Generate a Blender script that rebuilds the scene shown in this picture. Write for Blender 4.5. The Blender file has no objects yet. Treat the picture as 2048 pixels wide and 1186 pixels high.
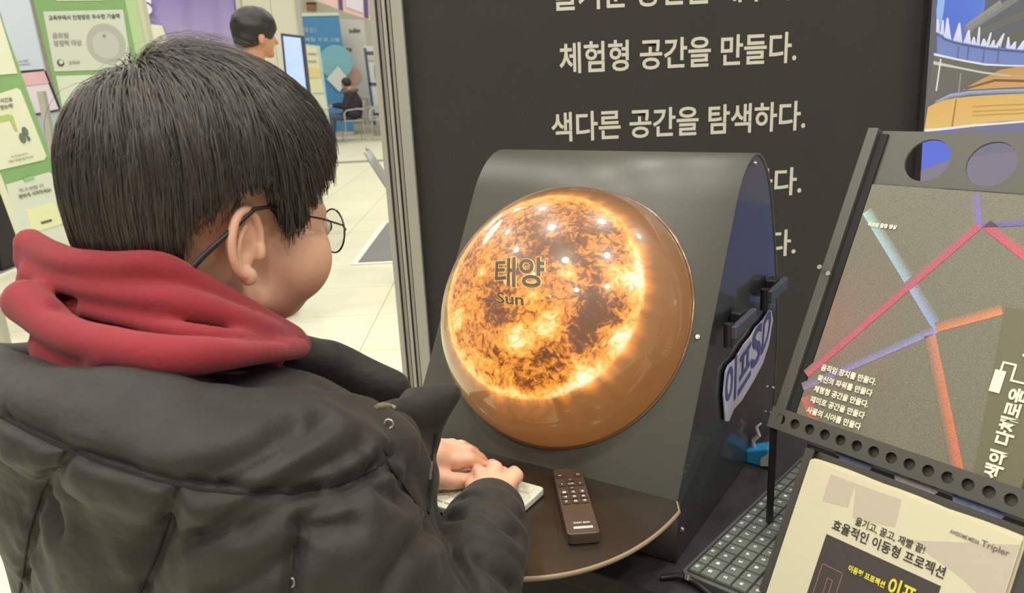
import bpy, bmesh, math, random
import numpy as np
from math import sin, cos, pi, radians, sqrt, atan2, asin
from mathutils import Vector, Matrix, Quaternion
from mathutils.bvhtree import BVHTree
import openvdb as vdb

sc = bpy.context.scene
COL = sc.collection
rng = np.random.default_rng(7)
random.seed(7)

# ------------------------------------------------------------------ camera
F, CX, CY, H = 1600.0, 1024.0, 593.0, 1.35
_p, _r = radians(15.9), radians(2.8)
_f = np.array([0, cos(_p), -sin(_p)]); _x = np.array([1.0, 0, 0]); _u = np.cross(_x, _f)
CR = (_x * cos(_r) - _u * sin(_r), _u * cos(_r) + _x * sin(_r), _f)
CAM = np.array([0, 0, H])
cam = bpy.data.cameras.new('camera')
cam.sensor_width = 36.0
cam.lens = 36.0 * F / 2048.0
cam.clip_start = 0.02
cam.clip_end = 200
camo = bpy.data.objects.new('camera', cam)
COL.objects.link(camo)
M = Matrix([[CR[0][i], CR[1][i], -CR[2][i], CAM[i]] for i in range(3)] + [[0, 0, 0, 1]])
camo.matrix_world = M
sc.camera = camo
cam.dof.use_dof = True
cam.dof.focus_distance = 1.0
cam.dof.aperture_fstop = 11.0

# ------------------------------------------------------------------ world, lamps, exposure
w = bpy.data.worlds.new('hall_air'); sc.world = w; w.use_nodes = True
wb = w.node_tree.nodes['Background']
wb.inputs[0].default_value = (0.92, 0.905, 0.84, 1)
wb.inputs[1].default_value = 0.42
sc.view_settings.view_transform = 'Standard'
sc.view_settings.look = 'None'
sc.view_settings.exposure = 0.0
sc.view_settings.gamma = 1.0
sc.view_settings.use_curve_mapping = False
sc.cycles.max_bounces = 6
sc.cycles.caustics_reflective = False
sc.cycles.caustics_refractive = False


def area_lamp(name, loc, size, power, shape='DISK', col=(1, 0.96, 0.84), sy=None, rot=(0, 0, 0)):
    l = bpy.data.lights.new(name, 'AREA'); l.shape = shape; l.size = size
    if sy: l.size_y = sy
    l.energy = power; l.color = col
    o = bpy.data.objects.new(name, l); o.location = loc; o.rotation_euler = rot; COL.objects.link(o)
    return o


for i in range(4):
    for j in range(4):
        area_lamp('hall_lamp', (-3.4 + 2.1 * i, -2.6 + 2.2 * j, 5.0), 0.34, 42)
for j in range(3):
    area_lamp('hall_lamp', (-6.0 + 4.0 * j, 9.0, 6.0), 3.0, 130)
    area_lamp('hall_lamp', (-6.0 + 4.0 * j, 15.0, 6.0), 3.0, 110)

# ------------------------------------------------------------------ helpers
def ray(px, py): return CR[2] + CR[0] * (px - CX) / F - CR[1] * (py - CY) / F
def at(px, py, d): return CAM + ray(px, py) * d
def on(px, py, p0, n):
    d = ray(px, py); n = np.asarray(n, float)
    return CAM + d * (((np.asarray(p0, float) - CAM) @ n) / (d @ n))
def onz(px, py, z): return on(px, py, (0, 0, z), (0, 0, 1))
def V(*a): return np.array(a, float)
def nrm(v): v = np.asarray(v, float); return v / np.linalg.norm(v)


def srgb(r, g, b):
    f = lambda c: (c / 255 / 12.92) if c <= 10 else ((c / 255 + 0.055) / 1.055) ** 2.4
    return (f(r), f(g), f(b))


_M = {}
def mat(name, col, rough=0.5, metal=0.0, emit=0.0, noise=0.0, nscale=20.0, bump=0.0, bscale=60.0, coat=0.0, spec=0.5,
        alpha=1.0, sheen=0.0, sss=0.0, trans=0.0, aniso=None, ecol=None):
    if name in _M: return _M[name]
    m = bpy.data.materials.new(name); m.use_nodes = True
    nt = m.node_tree; N = nt.nodes; L = nt.links; P = N['Principled BSDF']
    P.inputs['Base Color'].default_value = (*col[:3], 1)
    P.inputs['Roughness'].default_value = rough
    P.inputs['Metallic'].default_value = metal
    P.inputs['Specular IOR Level'].default_value = spec
    P.inputs['Coat Weight'].default_value = coat
    P.inputs['Coat Roughness'].default_value = 0.08
    P.inputs['Transmission Weight'].default_value = trans
    P.inputs['Alpha'].default_value = alpha
    if sheen: P.inputs['Sheen Weight'].default_value = sheen; P.inputs['Sheen Roughness'].default_value = 0.5
    if sss:
        P.inputs['Subsurface Weight'].default_value = sss
        P.inputs['Subsurface Radius'].default_value = (0.012, 0.005, 0.003)
        P.inputs['Subsurface Scale'].default_value = 0.6
    if emit:
        P.inputs['Emission Color'].default_value = (*(ecol or col)[:3], 1)
        P.inputs['Emission Strength'].default_value = emit
    tc = N.new('ShaderNodeTexCoord')
    if noise:
        n = N.new('ShaderNodeTexNoise'); n.inputs['Scale'].default_value = nscale; n.inputs['Detail'].default_value = 4
        L.new(tc.outputs['Object'], n.inputs['Vector'])
        mx = N.new('ShaderNodeMix'); mx.data_type = 'RGBA'
        mx.inputs[6].default_value = (*[c * (1 - noise) for c in col[:3]], 1)
        mx.inputs[7].default_value = (*[min(1, c * (1 + noise)) for c in col[:3]], 1)
        L.new(n.outputs['Fac'], mx.inputs[0]); L.new(mx.outputs[2], P.inputs['Base Color'])
        if emit: L.new(mx.outputs[2], P.inputs['Emission Color'])
    if bump:
        n = N.new('ShaderNodeTexNoise'); n.inputs['Scale'].default_value = bscale; n.inputs['Detail'].default_value = 5
        L.new(tc.outputs['Object'], n.inputs['Vector'])
        b = N.new('ShaderNodeBump'); b.inputs['Strength'].default_value = bump; b.inputs['Distance'].default_value = 0.003
        L.new(n.outputs['Fac'], b.inputs['Height']); L.new(b.outputs[0], P.inputs['Normal'])
    _M[name] = m
    return m


def vcol_mat(name, rough=0.5, emit=0.0, coat=0.0, speck=0.0):
    m = mat(name, (0.5, 0.5, 0.5), rough, coat=coat)
    nt = m.node_tree; P = nt.nodes['Principled BSDF']
    a = nt.nodes.new('ShaderNodeVertexColor'); a.layer_name = 'Col'
    out = a.outputs[0]
    if speck:
        tc = nt.nodes.new('ShaderNodeTexCoord'); n = nt.nodes.new('ShaderNodeTexNoise'); n.inputs['Scale'].default_value = 900
        nt.links.new(tc.outputs['Object'], n.inputs['Vector'])
        r = nt.nodes.new('ShaderNodeMapRange'); r.inputs[1].default_value = .35; r.inputs[2].default_value = .75
        r.inputs[3].default_value = 1 - speck; r.inputs[4].default_value = 1 + 2 * speck
        nt.links.new(n.outputs['Fac'], r.inputs[0])
        mu = nt.nodes.new('ShaderNodeVectorMath'); mu.operation = 'SCALE'
        nt.links.new(out, mu.inputs[0]); nt.links.new(r.outputs[0], mu.inputs['Scale']); out = mu.outputs[0]
    if emit:
        P.inputs['Base Color'].default_value = (0.02, 0.02, 0.02, 1)
        nt.links.new(out, P.inputs['Emission Color']); P.inputs['Emission Strength'].default_value = emit
    else:
        nt.links.new(out, P.inputs['Base Color'])
    return m


def props(o, label=None, cat=None, group=None, kind=None):
    if label: o['label'] = label
    if cat: o['category'] = cat
    if group: o['group'] = group
    if kind: o['kind'] = kind
    return o


def empty(name, loc, label=None, cat=None, group=None, kind=None):
    o = bpy.data.objects.new(name, None); o.empty_display_size = 0.05
    o.location = Vector(tuple(loc)); COL.objects.link(o)
    o.matrix_world = Matrix.Translation(o.location)
    return props(o, label, cat, group, kind)


def wloc(o):
    p = np.zeros(3)
    while o is not None: p = p + np.array(o.location); o = o.parent
    return p


def build(name, verts, faces, m=None, parent=None, smooth=False, fm=None, cols=None, loc=None, bevel=0.0):
    """verts in world space; object origin at loc (or parent's, or 0)."""
    verts = np.asarray(verts, float).reshape(-1, 3)
    pl = wloc(parent) if parent is not None else V(0, 0, 0)
    org = V(*loc) if loc is not None else pl
    me = bpy.data.meshes.new(name)
    me.from_pydata([tuple(v) for v in (verts - org)], [], [tuple(int(i) for i in f) for f in faces])
    ms = m if isinstance(m, (list, tuple)) else [m]
    for k in ms:
        if k: me.materials.append(k)
    if fm is not None: me.polygons.foreach_set('material_index', np.array(fm, np.int32))
    if smooth: me.polygons.foreach_set('use_smooth', [True] * len(me.polygons))
    if cols is not None:
        ca = me.color_attributes.new('Col', 'FLOAT_COLOR', 'POINT')
        ca.data.foreach_set('color', np.concatenate([np.asarray(cols, float), np.ones((len(cols), 1))], 1).ravel())
    me.validate()
    o = bpy.data.objects.new(name, me); COL.objects.link(o)
    if parent is not None: o.parent = parent
    o.location = Vector(tuple(org - pl))
    if bevel:
        b = o.modifiers.new('bevel', 'BEVEL'); b.width = bevel; b.segments = 2; b.limit_method = 'ANGLE'
    return o


class G:
    """collects geometry for one mesh"""
    def __init__(s): s.v = []; s.f = []; s.m = []
    def add(s, vs, fs, mi=0):
        k = len(s.v); s.v += [tuple(map(float, p)) for p in vs]
        for f in fs: s.f.append(tuple(i + k for i in f)); s.m.append(mi)
        return s
    def box(s, c, hx, hy, hz, mi=0):
        """c centre, h* half-axis vectors"""
        c = np.asarray(c, float); hx, hy, hz = map(lambda a: np.asarray(a, float), (hx, hy, hz))
        vs = [c + sx * hx + sy * hy + sz * hz for sz in (-1, 1) for sy in (-1, 1) for sx in (-1, 1)]
        fl = [(0, 2, 3, 1), (4, 5, 7, 6), (0, 1, 5, 4), (2, 6, 7, 3), (0, 4, 6, 2), (1, 3, 7, 5)]
        if np.dot(np.cross(hx, hy), hz) < 0: fl = [f[::-1] for f in fl]
        return s.add(vs, fl, mi)
    def abox(s, x0, x1, y0, y1, z0, z1, mi=0):
        return s.box(((x0 + x1) / 2, (y0 + y1) / 2, (z0 + z1) / 2), ((x1 - x0) / 2, 0, 0), (0, (y1 - y0) / 2, 0), (0, 0, (z1 - z0) / 2), mi)
    def tube(s, pts, r, n=10, mi=0, closed=False, cap=True, flat=None):
        P = np.asarray(pts, float); K = len(P); rr = np.broadcast_to(np.asarray(r, float), (K,))
        T = np.gradient(P, axis=0) if not closed else (np.roll(P, -1, 0) - np.roll(P, 1, 0))
        T /= np.linalg.norm(T, axis=1)[:, None] + 1e-12
        a = V(0, 0, 1) if abs(T[0][2]) < .9 else V(1, 0, 0)
        vs = []; N0 = nrm(np.cross(T[0], a))
        for i in range(K):
            N0 = nrm(N0 - T[i] * (N0 @ T[i])); B = np.cross(T[i], N0)
            fx, fy = flat if flat else (1, 1)
            for k in range(n):
                q = 2 * pi * k / n; vs.append(P[i] + rr[i] * (fx * cos(q) * N0 + fy * sin(q) * B))
        fs = []
        for i in range(K if closed else K - 1):
            j = (i + 1) % K
            for k in range(n): k2 = (k + 1) % n; fs.append((i * n + k, i * n + k2, j * n + k2, j * n + k))
        if cap and not closed: fs.append(tuple(range(n))[::-1]); fs.append(tuple((K - 1) * n + k for k in range(n)))
        return s.add(vs, fs, mi)
    def cyl(s, p0, p1, r, n=16, mi=0, r1=None): return s.tube([p0, p1], [r, r if r1 is None else r1], n, mi)
    def prism(s, poly, d, mi=0):
        """planar polygon (world pts) extruded by vector d"""
        P = [np.asarray(p, float) for p in poly]; n = len(P); d = np.asarray(d, float)
        nn = sum(np.cross(P[i], P[(i + 1) % n]) for i in range(n))
        if nn @ d < 0: P = P[::-1]
        fs = [tuple(range(n))[::-1], tuple(range(n, 2 * n))] + [(i, (i + 1) % n, n + (i + 1) % n, n + i) for i in range(n)]
        return s.add(P + [p + d for p in P], fs, mi)
    def out(s, name, m, parent=None, smooth=False, bevel=0.0, loc=None):
        return build(name, s.v, s.f, m, parent, smooth, s.m, None, loc, bevel)


def smoothen(o, ang=40):
    me = o.data; me.polygons.foreach_set('use_smooth', [True] * len(me.polygons))
    me.set_sharp_from_angle(angle=radians(ang)) if hasattr(me, 'set_sharp_from_angle') else None
    return o


def text_mesh(body, bold=0.0, ext=0.0):
    t = bpy.data.curves.new('t', 'FONT'); t.body = body; t.size = 1; t.offset = bold; t.resolution_u = 3; t.extrude = ext
    o = bpy.data.objects.new('t', t); COL.objects.link(o)
    bpy.context.view_layer.update()
    me = bpy.data.meshes.new_from_object(o.evaluated_get(bpy.context.evaluated_depsgraph_get()))
    vs = np.array([v.co[:] for v in me.vertices]).reshape(-1, 3); fs = [tuple(p.vertices) for p in me.polygons]
    bpy.data.objects.remove(o); bpy.data.curves.remove(t); bpy.data.meshes.remove(me)
    lo, hi = vs.min(0), vs.max(0)
    vs[:, 0] = (vs[:, 0] - lo[0]) / (hi[0] - lo[0]); vs[:, 1] = (vs[:, 1] - lo[1]) / (hi[1] - lo[1])
    return vs, fs


def lettering(body, o, ux, vy, m, parent, bold=0.0, name='lettering', off=0.0008, fn=None):
    """text whose bounding box is spanned from corner o by vectors ux (width) and vy (height)"""
    vs, fs = text_mesh(body, bold); o, ux, vy = map(lambda a: np.asarray(a, float), (o, ux, vy))
    n = nrm(np.cross(ux, vy))
    W = o + vs[:, :1] * ux + vs[:, 1:2] * vy + n * off
    if fn is not None: W = fn(W)
    return build(name, W, fs, m, parent)


def flat_poly(g, pts, mi=0):
    g.add(pts, [tuple(range(len(pts)))], mi)


# ------------------------------------------------------------------ materials
BLACK = mat('black_powder_coat', srgb(38, 37, 35), 0.42, bump=0.05, bscale=900)
WALL = mat('black_booth_fabric', srgb(58, 56, 53), 0.85, noise=0.08, nscale=14)
CREAM = mat('cream_print', srgb(226, 222, 205), 0.7)
ALU = mat('brushed_aluminium', srgb(186, 182, 172), 0.38, 0.2, noise=0.06, nscale=8)
DARKIN = mat('dark_recess', srgb(28, 27, 26), 0.7)
SCREW = mat('bright_screw', srgb(205, 203, 196), 0.25, 0.9)

# ------------------------------------------------------------------ structure: floor, walls, trim
FLOOR = mat('cream_floor_vinyl', srgb(222, 219, 192), 0.45, noise=0.035, nscale=1.7)
FJ = mat('floor_joint', srgb(196, 192, 165), 0.7)
fl = G().abox(-14, 8, -4, 24, -0.12, -0.006).out('floor', FJ); props(fl, kind='structure')
g = G()
TS, TG = 0.645, 0.0025
me_tile = None
bx0, by0 = -0.79, 3.86
for ix in range(-9, 13):
    for iy in range(-12, 26):
        x0 = bx0 + ix * TS; y0 = by0 + iy * TS
        near = (-5 <= ix <= 0) and (-5 <= iy <= 16) and not (ix < -3 and iy < 1)
        if not near:
            g.abox(x0 + TG, x0 + TS - TG, y0 + TG, y0 + TS - TG, -0.006, 0.0); continue
        if me_tile is None:
            t = G().abox(TG, TS - TG, TG, TS - TG, -0.006, 0.0).out('tile', FLOOR, None); me_tile = t.data
            t.parent = fl; t.location = (x0, y0, 0)
        else:
            t = bpy.data.objects.new('tile', me_tile); COL.objects.link(t); t.parent = fl; t.location = (x0, y0, 0)
o = g.out('outer_tiles', FLOOR, fl); props(o, kind='stuff')

WY = 1.80
g = G(); g.abox(-0.2, 2.6, WY, WY + 0.05, 0.0, 2.6)
wall = g.out('wall_back', WALL); props(wall, kind='structure')
# post: aluminium profile with grooves
g = G()
for x0, x1, d in ((-0.268, -0.257, .012), (-0.254, -0.246, .0), (-0.243, -0.236, .012), (-0.233, -0.226, .004), (-0.2235, -0.2005, .014)):
    g.abox(x0, x1, WY - 0.012 - d, WY + 0.07, 0.0, 2.6)
post = g.out('trim_1', ALU, bevel=0.001); props(post, kind='structure')
g = G(); g.abox(-0.266, -0.202, WY - 0.004, WY + 0.065, 0.0, 2.59)
o = g.out('groove', mat('groove_grey', srgb(128, 120, 110), .5, .1), post)

CRM = mat('wall_letter_print', srgb(222, 216, 200), 0.75)
for body, xl, xr, zb, h, dz in (("즐거운 공간을 채우다.", .118, .640, 1.462, .066, 0), ("체험형 공간을 만들다.", .127, .640, 1.333, .065, 0),
                            ("색다른 공간을 탐색하다.", .105, .667, 1.188, .064, 0),
                            ("새로운 가치를 전하다.", .13, .666, 1.044, .063, 0), ("무한한 상상을 펼치다.", .12, .660, .903, .062, 0)):
    lettering(body, (xl, WY, zb), (xr - xl, 0, 0), (0, 0, h), CRM, wall, 0.018, off=0.001)

# ------------------------------------------------------------------ wall screen on the right
SY = 1.765
scr = empty('display_screen', (1.3, SY, 0.9), 'large wall screen showing a blue sky and orange railings behind the brochure stand', 'screen')
G().abox(0.918, 1.75, SY, WY - .001, 0.70, 1.95).out('screen_body', mat('screen_case', srgb(70, 66, 62), .4), scr, bevel=.003)
SCRM = vcol_mat('screen_picture', 0.15, emit=1.0)
def spt(px, py, k=0): return on(px, py, (0, SY - 0.0015 - 0.0004 * k, 0), (0, 1, 0))
SV, SF, SC = [], [], []
def spoly(pts, k, c, c2=None):
    b = len(SV)
    for i, p in enumerate(pts):
        SV.append(spt(p[0], p[1], k)); SC.append(srgb(*(c2 if (c2 and i >= len(pts) / 2) else c)))
    SF.append(tuple(range(b, b + len(pts))))
def sband(top, bot, k, c, c2=None):
    for i in range(len(top) - 1):
        spoly([top[i], top[i + 1], bot[i + 1], bot[i]], k, c, c2)
# blue lower field added for the kiosk side's reflection, then sky and hill
spoly([(1790, 425), (2500, 425), (2500, 660), (1812, 660)], 1, (70, 90, 160), (76, 92, 150))
spoly([(1882, -260), (2560, -300), (2500, 460), (1836, 430)], 0, (104, 104, 100), (96, 98, 112))
spoly([(1884, -160), (1990, -160), (1968, 20), (1926, 100), (1880, 80), (1872, 30)], 1, (98, 130, 214), (88, 116, 206))
spoly([(1884, -60), (1898, -60), (1886, 30), (1878, 66), (1873, 66), (1873, 20)], 2, (150, 184, 234))
for (a, b, c) in (((1925, 58), (2060, -30), (130, 130, 122)), ((1932, 70), (2080, 8), (112, 108, 96)), ((1920, 96), (2090, 52), (106, 104, 82)), ((1930, 50), (2000, 0), (150, 148, 138))):
    spoly([a, b, (b[0] + 6, b[1] + 13), (a[0] + 8, a[1] + 10)], 2, c)
# white wings
for x, y, hgt, wd, ln in ((1876, 64, 26, 8, -1), (1884, 68, 28, 8, 2), (1895, 78, 42, 16, 0), (1915, 82, 36, 19, 4), (1934, 86, 26, 16, 4), (1947, 88, 14, 12, 1), (1956, 90, 36, 7, 3),
                       (1968, 93, 16, 16, 0), (1974, 93, 28, 7, 8), (1984, 94, 14, 12, 4), (1994, 95, 28, 12, 14), (2016, 96, 22, 9, 1), (2024, 97, 14, 14, 7), (2040, 99, 18, 14, 8), (2060, 100, 26, 14, 4), (2080, 101, 20, 14, 4)):
    spoly([(x - wd / 2, y), (x + wd / 2, y + 3), (x + ln + 1.5, y - hgt), (x + ln - 1.5, y - hgt)], 3, (212, 210, 232), (232, 230, 244))
xs = [1874, 1890, 1910, 1940, 1975, 2010, 2050, 2100, 2200, 2400]
top = [(1874, 64), (1890, 75), (1910, 82), (1940, 88), (1975, 94), (2010, 97), (2050, 100), (2100, 102), (2200, 104), (2400, 104)]
sband(top, [(x, y + 45 - (i > 4) * 0) for i, (x, y) in enumerate(top)], 4, (116, 136, 186), (124, 136, 192))
sband([(x, y + 2) for x, y in top], [(x, y + 6) for x, y in top], 5, (86, 98, 132))
for x in (1916, 1936, 1968, 1997): spoly([(x, 92), (x + 3, 93), (x - 1, 126), (x - 4, 126)], 5, (96, 108, 140))
sband([(1868, 106), (1920, 118), (1970, 127), (2020, 130), (2100, 130), (2400, 128)], [(1868, 111), (1920, 122), (1970, 131), (2020, 133), (2100, 134), (2400, 133)], 6, (224, 226, 232))
sband([(1867, 111), (1920, 122), (1970, 131), (2020, 133), (2400, 130)], [(1850, 212), (1900, 194), (1970, 184), (2050, 180), (2400, 178)], 5, (112, 108, 96), (108, 104, 96))
sband([(1867, 122), (1920, 134), (1965, 143), (2020, 150), (2400, 150)], [(1867, 129), (1920, 138), (1965, 147), (2020, 153), (2400, 153)], 6, (206, 200, 182))
sband([(1960, 160), (2000, 140), (2050, 130), (2400, 120)], [(1925, 180), (2000, 176), (2050, 174), (2400, 172)], 6, (196, 152, 96), (212, 160, 98))
sband([(1930, 176), (1990, 158), (2060, 160), (2400, 160)], [(1930, 180), (1990, 163), (2060, 165), (2400, 165)], 7, (120, 92, 66))
spoly([(1880, 118), (1883, 118), (1874, 182), (1871, 182)], 7, (226, 222, 214))
spoly([(1920, 146), (1923, 146), (1919, 184), (1916, 184)], 7, (150, 148, 142))
sband([(1872, 202), (1900, 188), (1940, 182), (2000, 179), (2060, 177), (2400, 174)], [(1868, 208), (1900, 196), (1940, 190), (2000, 187), (2060, 186), (2400, 184)], 7, (168, 184, 208), (120, 132, 156))
sband([(1856, 214), (1880, 202), (1910, 196), (1950, 192), (2000, 189), (2060, 187), (2400, 185)], [(1849, 258), (1880, 256), (1910, 253), (1950, 248), (2000, 243), (2060, 240), (2400, 236)], 6, (222, 178, 98), (226, 186, 112))
spoly([(1911, 198), (1914, 198), (1906, 254), (1902, 254)], 7, (170, 128, 70))
for y in (212, 222, 230): sband([(1945, y), (2000, y - 3), (2060, y - 5)], [(1945, y + 3), (2000, y), (2060, y - 2)], 7, (196, 152, 84))
sband([(1849, 258), (1880, 256), (1950, 248), (2060, 240), (2400, 236)], [(1849, 264), (1880, 261), (1950, 253), (2060, 244), (2400, 241)], 7, (236, 230, 206))
sband([(1846, 262), (1880, 260), (1912, 256)], [(1842, 345), (1880, 340), (1912, 334)], 5, (92, 112, 214), (98, 112, 214))
sband([(1912, 256), (1950, 252), (2060, 244), (2400, 240)], [(1912, 334), (1950, 330), (2060, 320), (2400, 320)], 5, (118, 116, 146), (122, 118, 130))
sband([(1842, 340), (1905, 318), (2060, 300), (2400, 300)], [(1836, 430), (1905, 430), (2060, 430), (2400, 430)], 6, (128, 124, 138))
build('screen_image', SV, SF, SCRM, scr, cols=SC)

# ------------------------------------------------------------------ black table
KY = -.582; KL = .541
kU = V(cos(KY), sin(KY), 0); kB = V(-sin(KY), cos(KY), 0); kZ = V(0, 0, 1)
kV = kZ * cos(KL) + kB * sin(KL); kN = np.cross(kU, kV)
kO = V(.013, .938, .857)
TZ = .772
def kp(u, b, z): return kO * V(1, 1, 0) + kU * u + kB * b + kZ * z
tab = empty('display_table', kp(.15, .25, 0), 'long black cloth-covered table under the dome kiosk and the keyboards', 'table')
TABM = mat('black_table_cloth', srgb(44, 43, 42), 0.8, noise=.1, nscale=40, bump=.2, bscale=500)
g = G(); g.prism([kp(-.30, -.06, TZ - .03), kp(1.3, -.06, TZ - .03), kp(1.3, .44, TZ - .03), kp(-.02, .44, TZ - .03), kp(-.30, .26, TZ - .03)], V(0, 0, .03))
g.out('tabletop', TABM, tab, bevel=.003)
for u, b in ((-.24, -.02), (1.25, -.02), (1.25, .40), (.02, .40)):
    G().prism([kp(u - .02, b - .02, 0), kp(u + .02, b - .02, 0), kp(u + .02, b + .02, 0), kp(u - .02, b + .02, 0)], V(0, 0, TZ - .03)).out('leg', BLACK, tab)
g = G(); g.prism([kp(-.29, -.052, .12), kp(1.29, -.052, .12), kp(1.29, -.047, .12), kp(-.29, -.047, .12)], V(0, 0, TZ - .15))
g.out('skirt', TABM, tab)
# near wing of the table, right of the kiosk, which carries the keyboard and the stand
g = G(); g.prism([kp(.21, -.062, TZ - .03), kp(.21, -.36, TZ - .03), kp(1.3, -.36, TZ - .03), kp(1.3, -.062, TZ - .03)], V(0, 0, .03))
g.out('tabletop_extension', TABM, tab, bevel=.003)
for u in (.24, 1.25):
    G().prism([kp(u - .02, -.34, 0), kp(u + .02, -.34, 0), kp(u + .02, -.30, 0), kp(u - .02, -.30, 0)], V(0, 0, TZ - .03)).out('leg', BLACK, tab)

# ------------------------------------------------------------------ kiosk with the sun dome
kio = empty('dome_kiosk', kp(0, .2, TZ), 'black metal kiosk with a sloping front and a glowing sun dome', 'kiosk')
STEEL = mat('satin_black_steel', srgb(88, 86, 77), 0.42, 0.0, bump=0.04, bscale=1400, spec=.7)  # black steel, base colour lifted to carry its grey reflections
SIDEM = mat('satin_side_steel', srgb(40, 41, 46), 0.44, 0.0, bump=0.04, bscale=1400, spec=1.0, coat=.6)
HW = .2
def prof():
    p = [(0, 0)]
    a0 = V(0, 0); dv = V(sin(KL), cos(KL)); 
    s0 = a0 + dv * .372
    p.append(tuple(s0))
    # rounded nose to the back
    ctrl = [s0, s0 + dv * .045, V(.268, .398), V(.315, .372), V(.352, .312)]
    c = ctrl
    for t in np.linspace(0.04, 1, 24):
        q = (1 - t) ** 4 * c[0] + 4 * t * (1 - t) ** 3 * c[1] + 6 * t * t * (1 - t) ** 2 * c[2] + 4 * t ** 3 * (1 - t) * c[3] + t ** 4 * c[4]
        p.append(tuple(q))
    for t in np.linspace(.1, 1, 10):
        q = (1 - t) ** 3 * V(.352, .312) + 3 * t * (1 - t) ** 2 * V(.375, .262) + 3 * t * t * (1 - t) * V(.43, .14) + t ** 3 * V(.424, .01)
        p.append(tuple(q))
    p.append((.418, TZ - kO[2] + .0)); return p
PR = prof()
ZB = TZ - kO[2]
def kpr(u, bz): return kO + kU * u + kB * bz[0] + kZ * bz[1]
# sheet: front + nose + back, one bent plate with thickness
g = G(); n = len(PR); T = .003
path = [(0, ZB + .002)] + PR
vs = []
for u in (-HW, HW):
    for q in path: vs.append(kpr(u, q))
nn = len(path)
fs = [(i, nn + i, nn + i + 1, i + 1) for i in range(nn - 1)]
sh = build('bent_front_sheet', vs, fs, STEEL, kio)
smoothen(sh, 30)
so = sh.modifiers.new('thick', 'SOLIDIFY'); so.thickness = T; so.offset = -1
for s, nm in ((1, 'side_panel'), (-1, 'side_panel')):
    pts = [kpr(s * (HW - .0015), q) for q in ([(0.001, ZB)] + [(b + .0 if i else .001, z - .001) for i, (b, z) in enumerate(PR)])]
    G().prism(pts, -kU * s * .003).out('side_panel', SIDEM, kio)
def kscrew(P, nd, r=.0035):
    g = G(); g.cyl(P, P + nd * .0022, r, 12); g.cyl(P + nd * .0022, P + nd * .0032, r * .6, 12)
    smoothen(g.out('screw', SCREW, kio), 40)
for px, py in ((1509, 327), (1545, 776), (1362, 1060), (1541, 826)):
    P = on(px, py, kO + kU * (HW + .0015), kU)
    bz = V((P - kO) @ kB, (P - kO) @ kZ)
    P = kpr(HW + .0015, (min(max(bz[0], .012), .408), bz[1])); kscrew(P, kU)
kscrew(kO + kU * .186 + kV * .196, kN, .003)
kscrew(kO + kU * -.186 + kV * .196, kN, .003)
# side latches
LM = mat('grey_latch_plastic', srgb(74, 76, 88), 0.4)
for (b0, z0) in ((.175, .168), (.332, .172)):
    c = kO + kU * (HW + .0125) + kB * b0 + kZ * z0
    la = G().box(c + kU * .007, kU * .004, kB * .043, kZ * .009).out('latch_plate', LM, kio, bevel=.002)
    gg = G(); gg.box(c - kU * .004 + kB * .012, kU * .007, kB * .014, kZ * .013)
    gg.out('latch_block', BLACK, la, bevel=.002)
    gg = G(); gg.cyl(c - kB * .038 - kZ * .020, c - kB * .038 + kZ * .010, .0065, 10)
    smoothen(gg.out('latch_pin', BLACK, la), 40)

# dome -----------------------------------------------------------------
DR, DH = .1771, .1282; DC = kO + kV * .2011 + kU * -.0029 + kN * .001
def dome_pt(u, v, off=0.0):
    r2 = min(.9999, (u * u + v * v) / DR ** 2)
    return DC + kU * u + kV * v + kN * (DH * sqrt(1 - r2) + off)
def dome_hit(px, py):
    d = ray(px, py); A = CAM - DC
    a = V(A @ kU / DR, A @ kV / DR, A @ kN / DH); b = V(d @ kU / DR, d @ kV / DR, d @ kN / DH)
    aa, bb, cc = b @ b, 2 * a @ b, a @ a - 1
    t = (-bb - sqrt(max(0, bb * bb - 4 * aa * cc))) / (2 * aa); P = a + b * t
    return P[0] * DR, P[1] * DR
vs, fs = [V(0, 0, DH)], []
NA, NR = 128, 48
for i in range(1, NR + 1):
    a = pi / 2 * i / NR
    for k in range(NA):
        q = 2 * pi * k / NA; vs.append(V(DR * sin(a) * cos(q), DR * sin(a) * sin(q), DH * cos(a)))
for k in range(NA): fs.append((0, 1 + k, 1 + (k + 1) % NA))
for i in range(NR - 1):
    for k in range(NA): a = 1 + i * NA; k2 = (k + 1) % NA; fs.append((a + k, a + NA + k, a + NA + k2, a + k2))
SM = bpy.data.materials.new('projected_sun_acrylic'); SM.use_nodes = True
nt = SM.node_tree; N = nt.nodes; L = nt.links; P = N['Principled BSDF']
def nd(t, **k):
    x = N.new('ShaderNode' + t)
    for a, b in k.items(): setattr(x, a, b)
    return x
def mth(op, a, b=None, c=None, clamp=False):
    x = nd('Math', operation=op); x.use_clamp = clamp
    for i, v in enumerate((a, b, c)):
        if v is None: continue
        if hasattr(v, 'type'): L.new(v, x.inputs[i])
        else: x.inputs[i].default_value = v
    return x.outputs[0]
tc = nd('TexCoord'); OB = tc.outputs['Object']
sep = nd('SeparateXYZ'); L.new(OB, sep.inputs[0])
SU, SVv, SR_ = .008, .005, .1335
dx = mth('SUBTRACT', sep.outputs[0], SU); dy = mth('SUBTRACT', sep.outputs[1], SVv)
rr = mth('SQRT', mth('ADD', mth('MULTIPLY', dx, dx), mth('MULTIPLY', dy, dy)))
rn = mth('DIVIDE', rr, SR_)
ang = mth('ARCTAN2', dy, dx)
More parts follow.
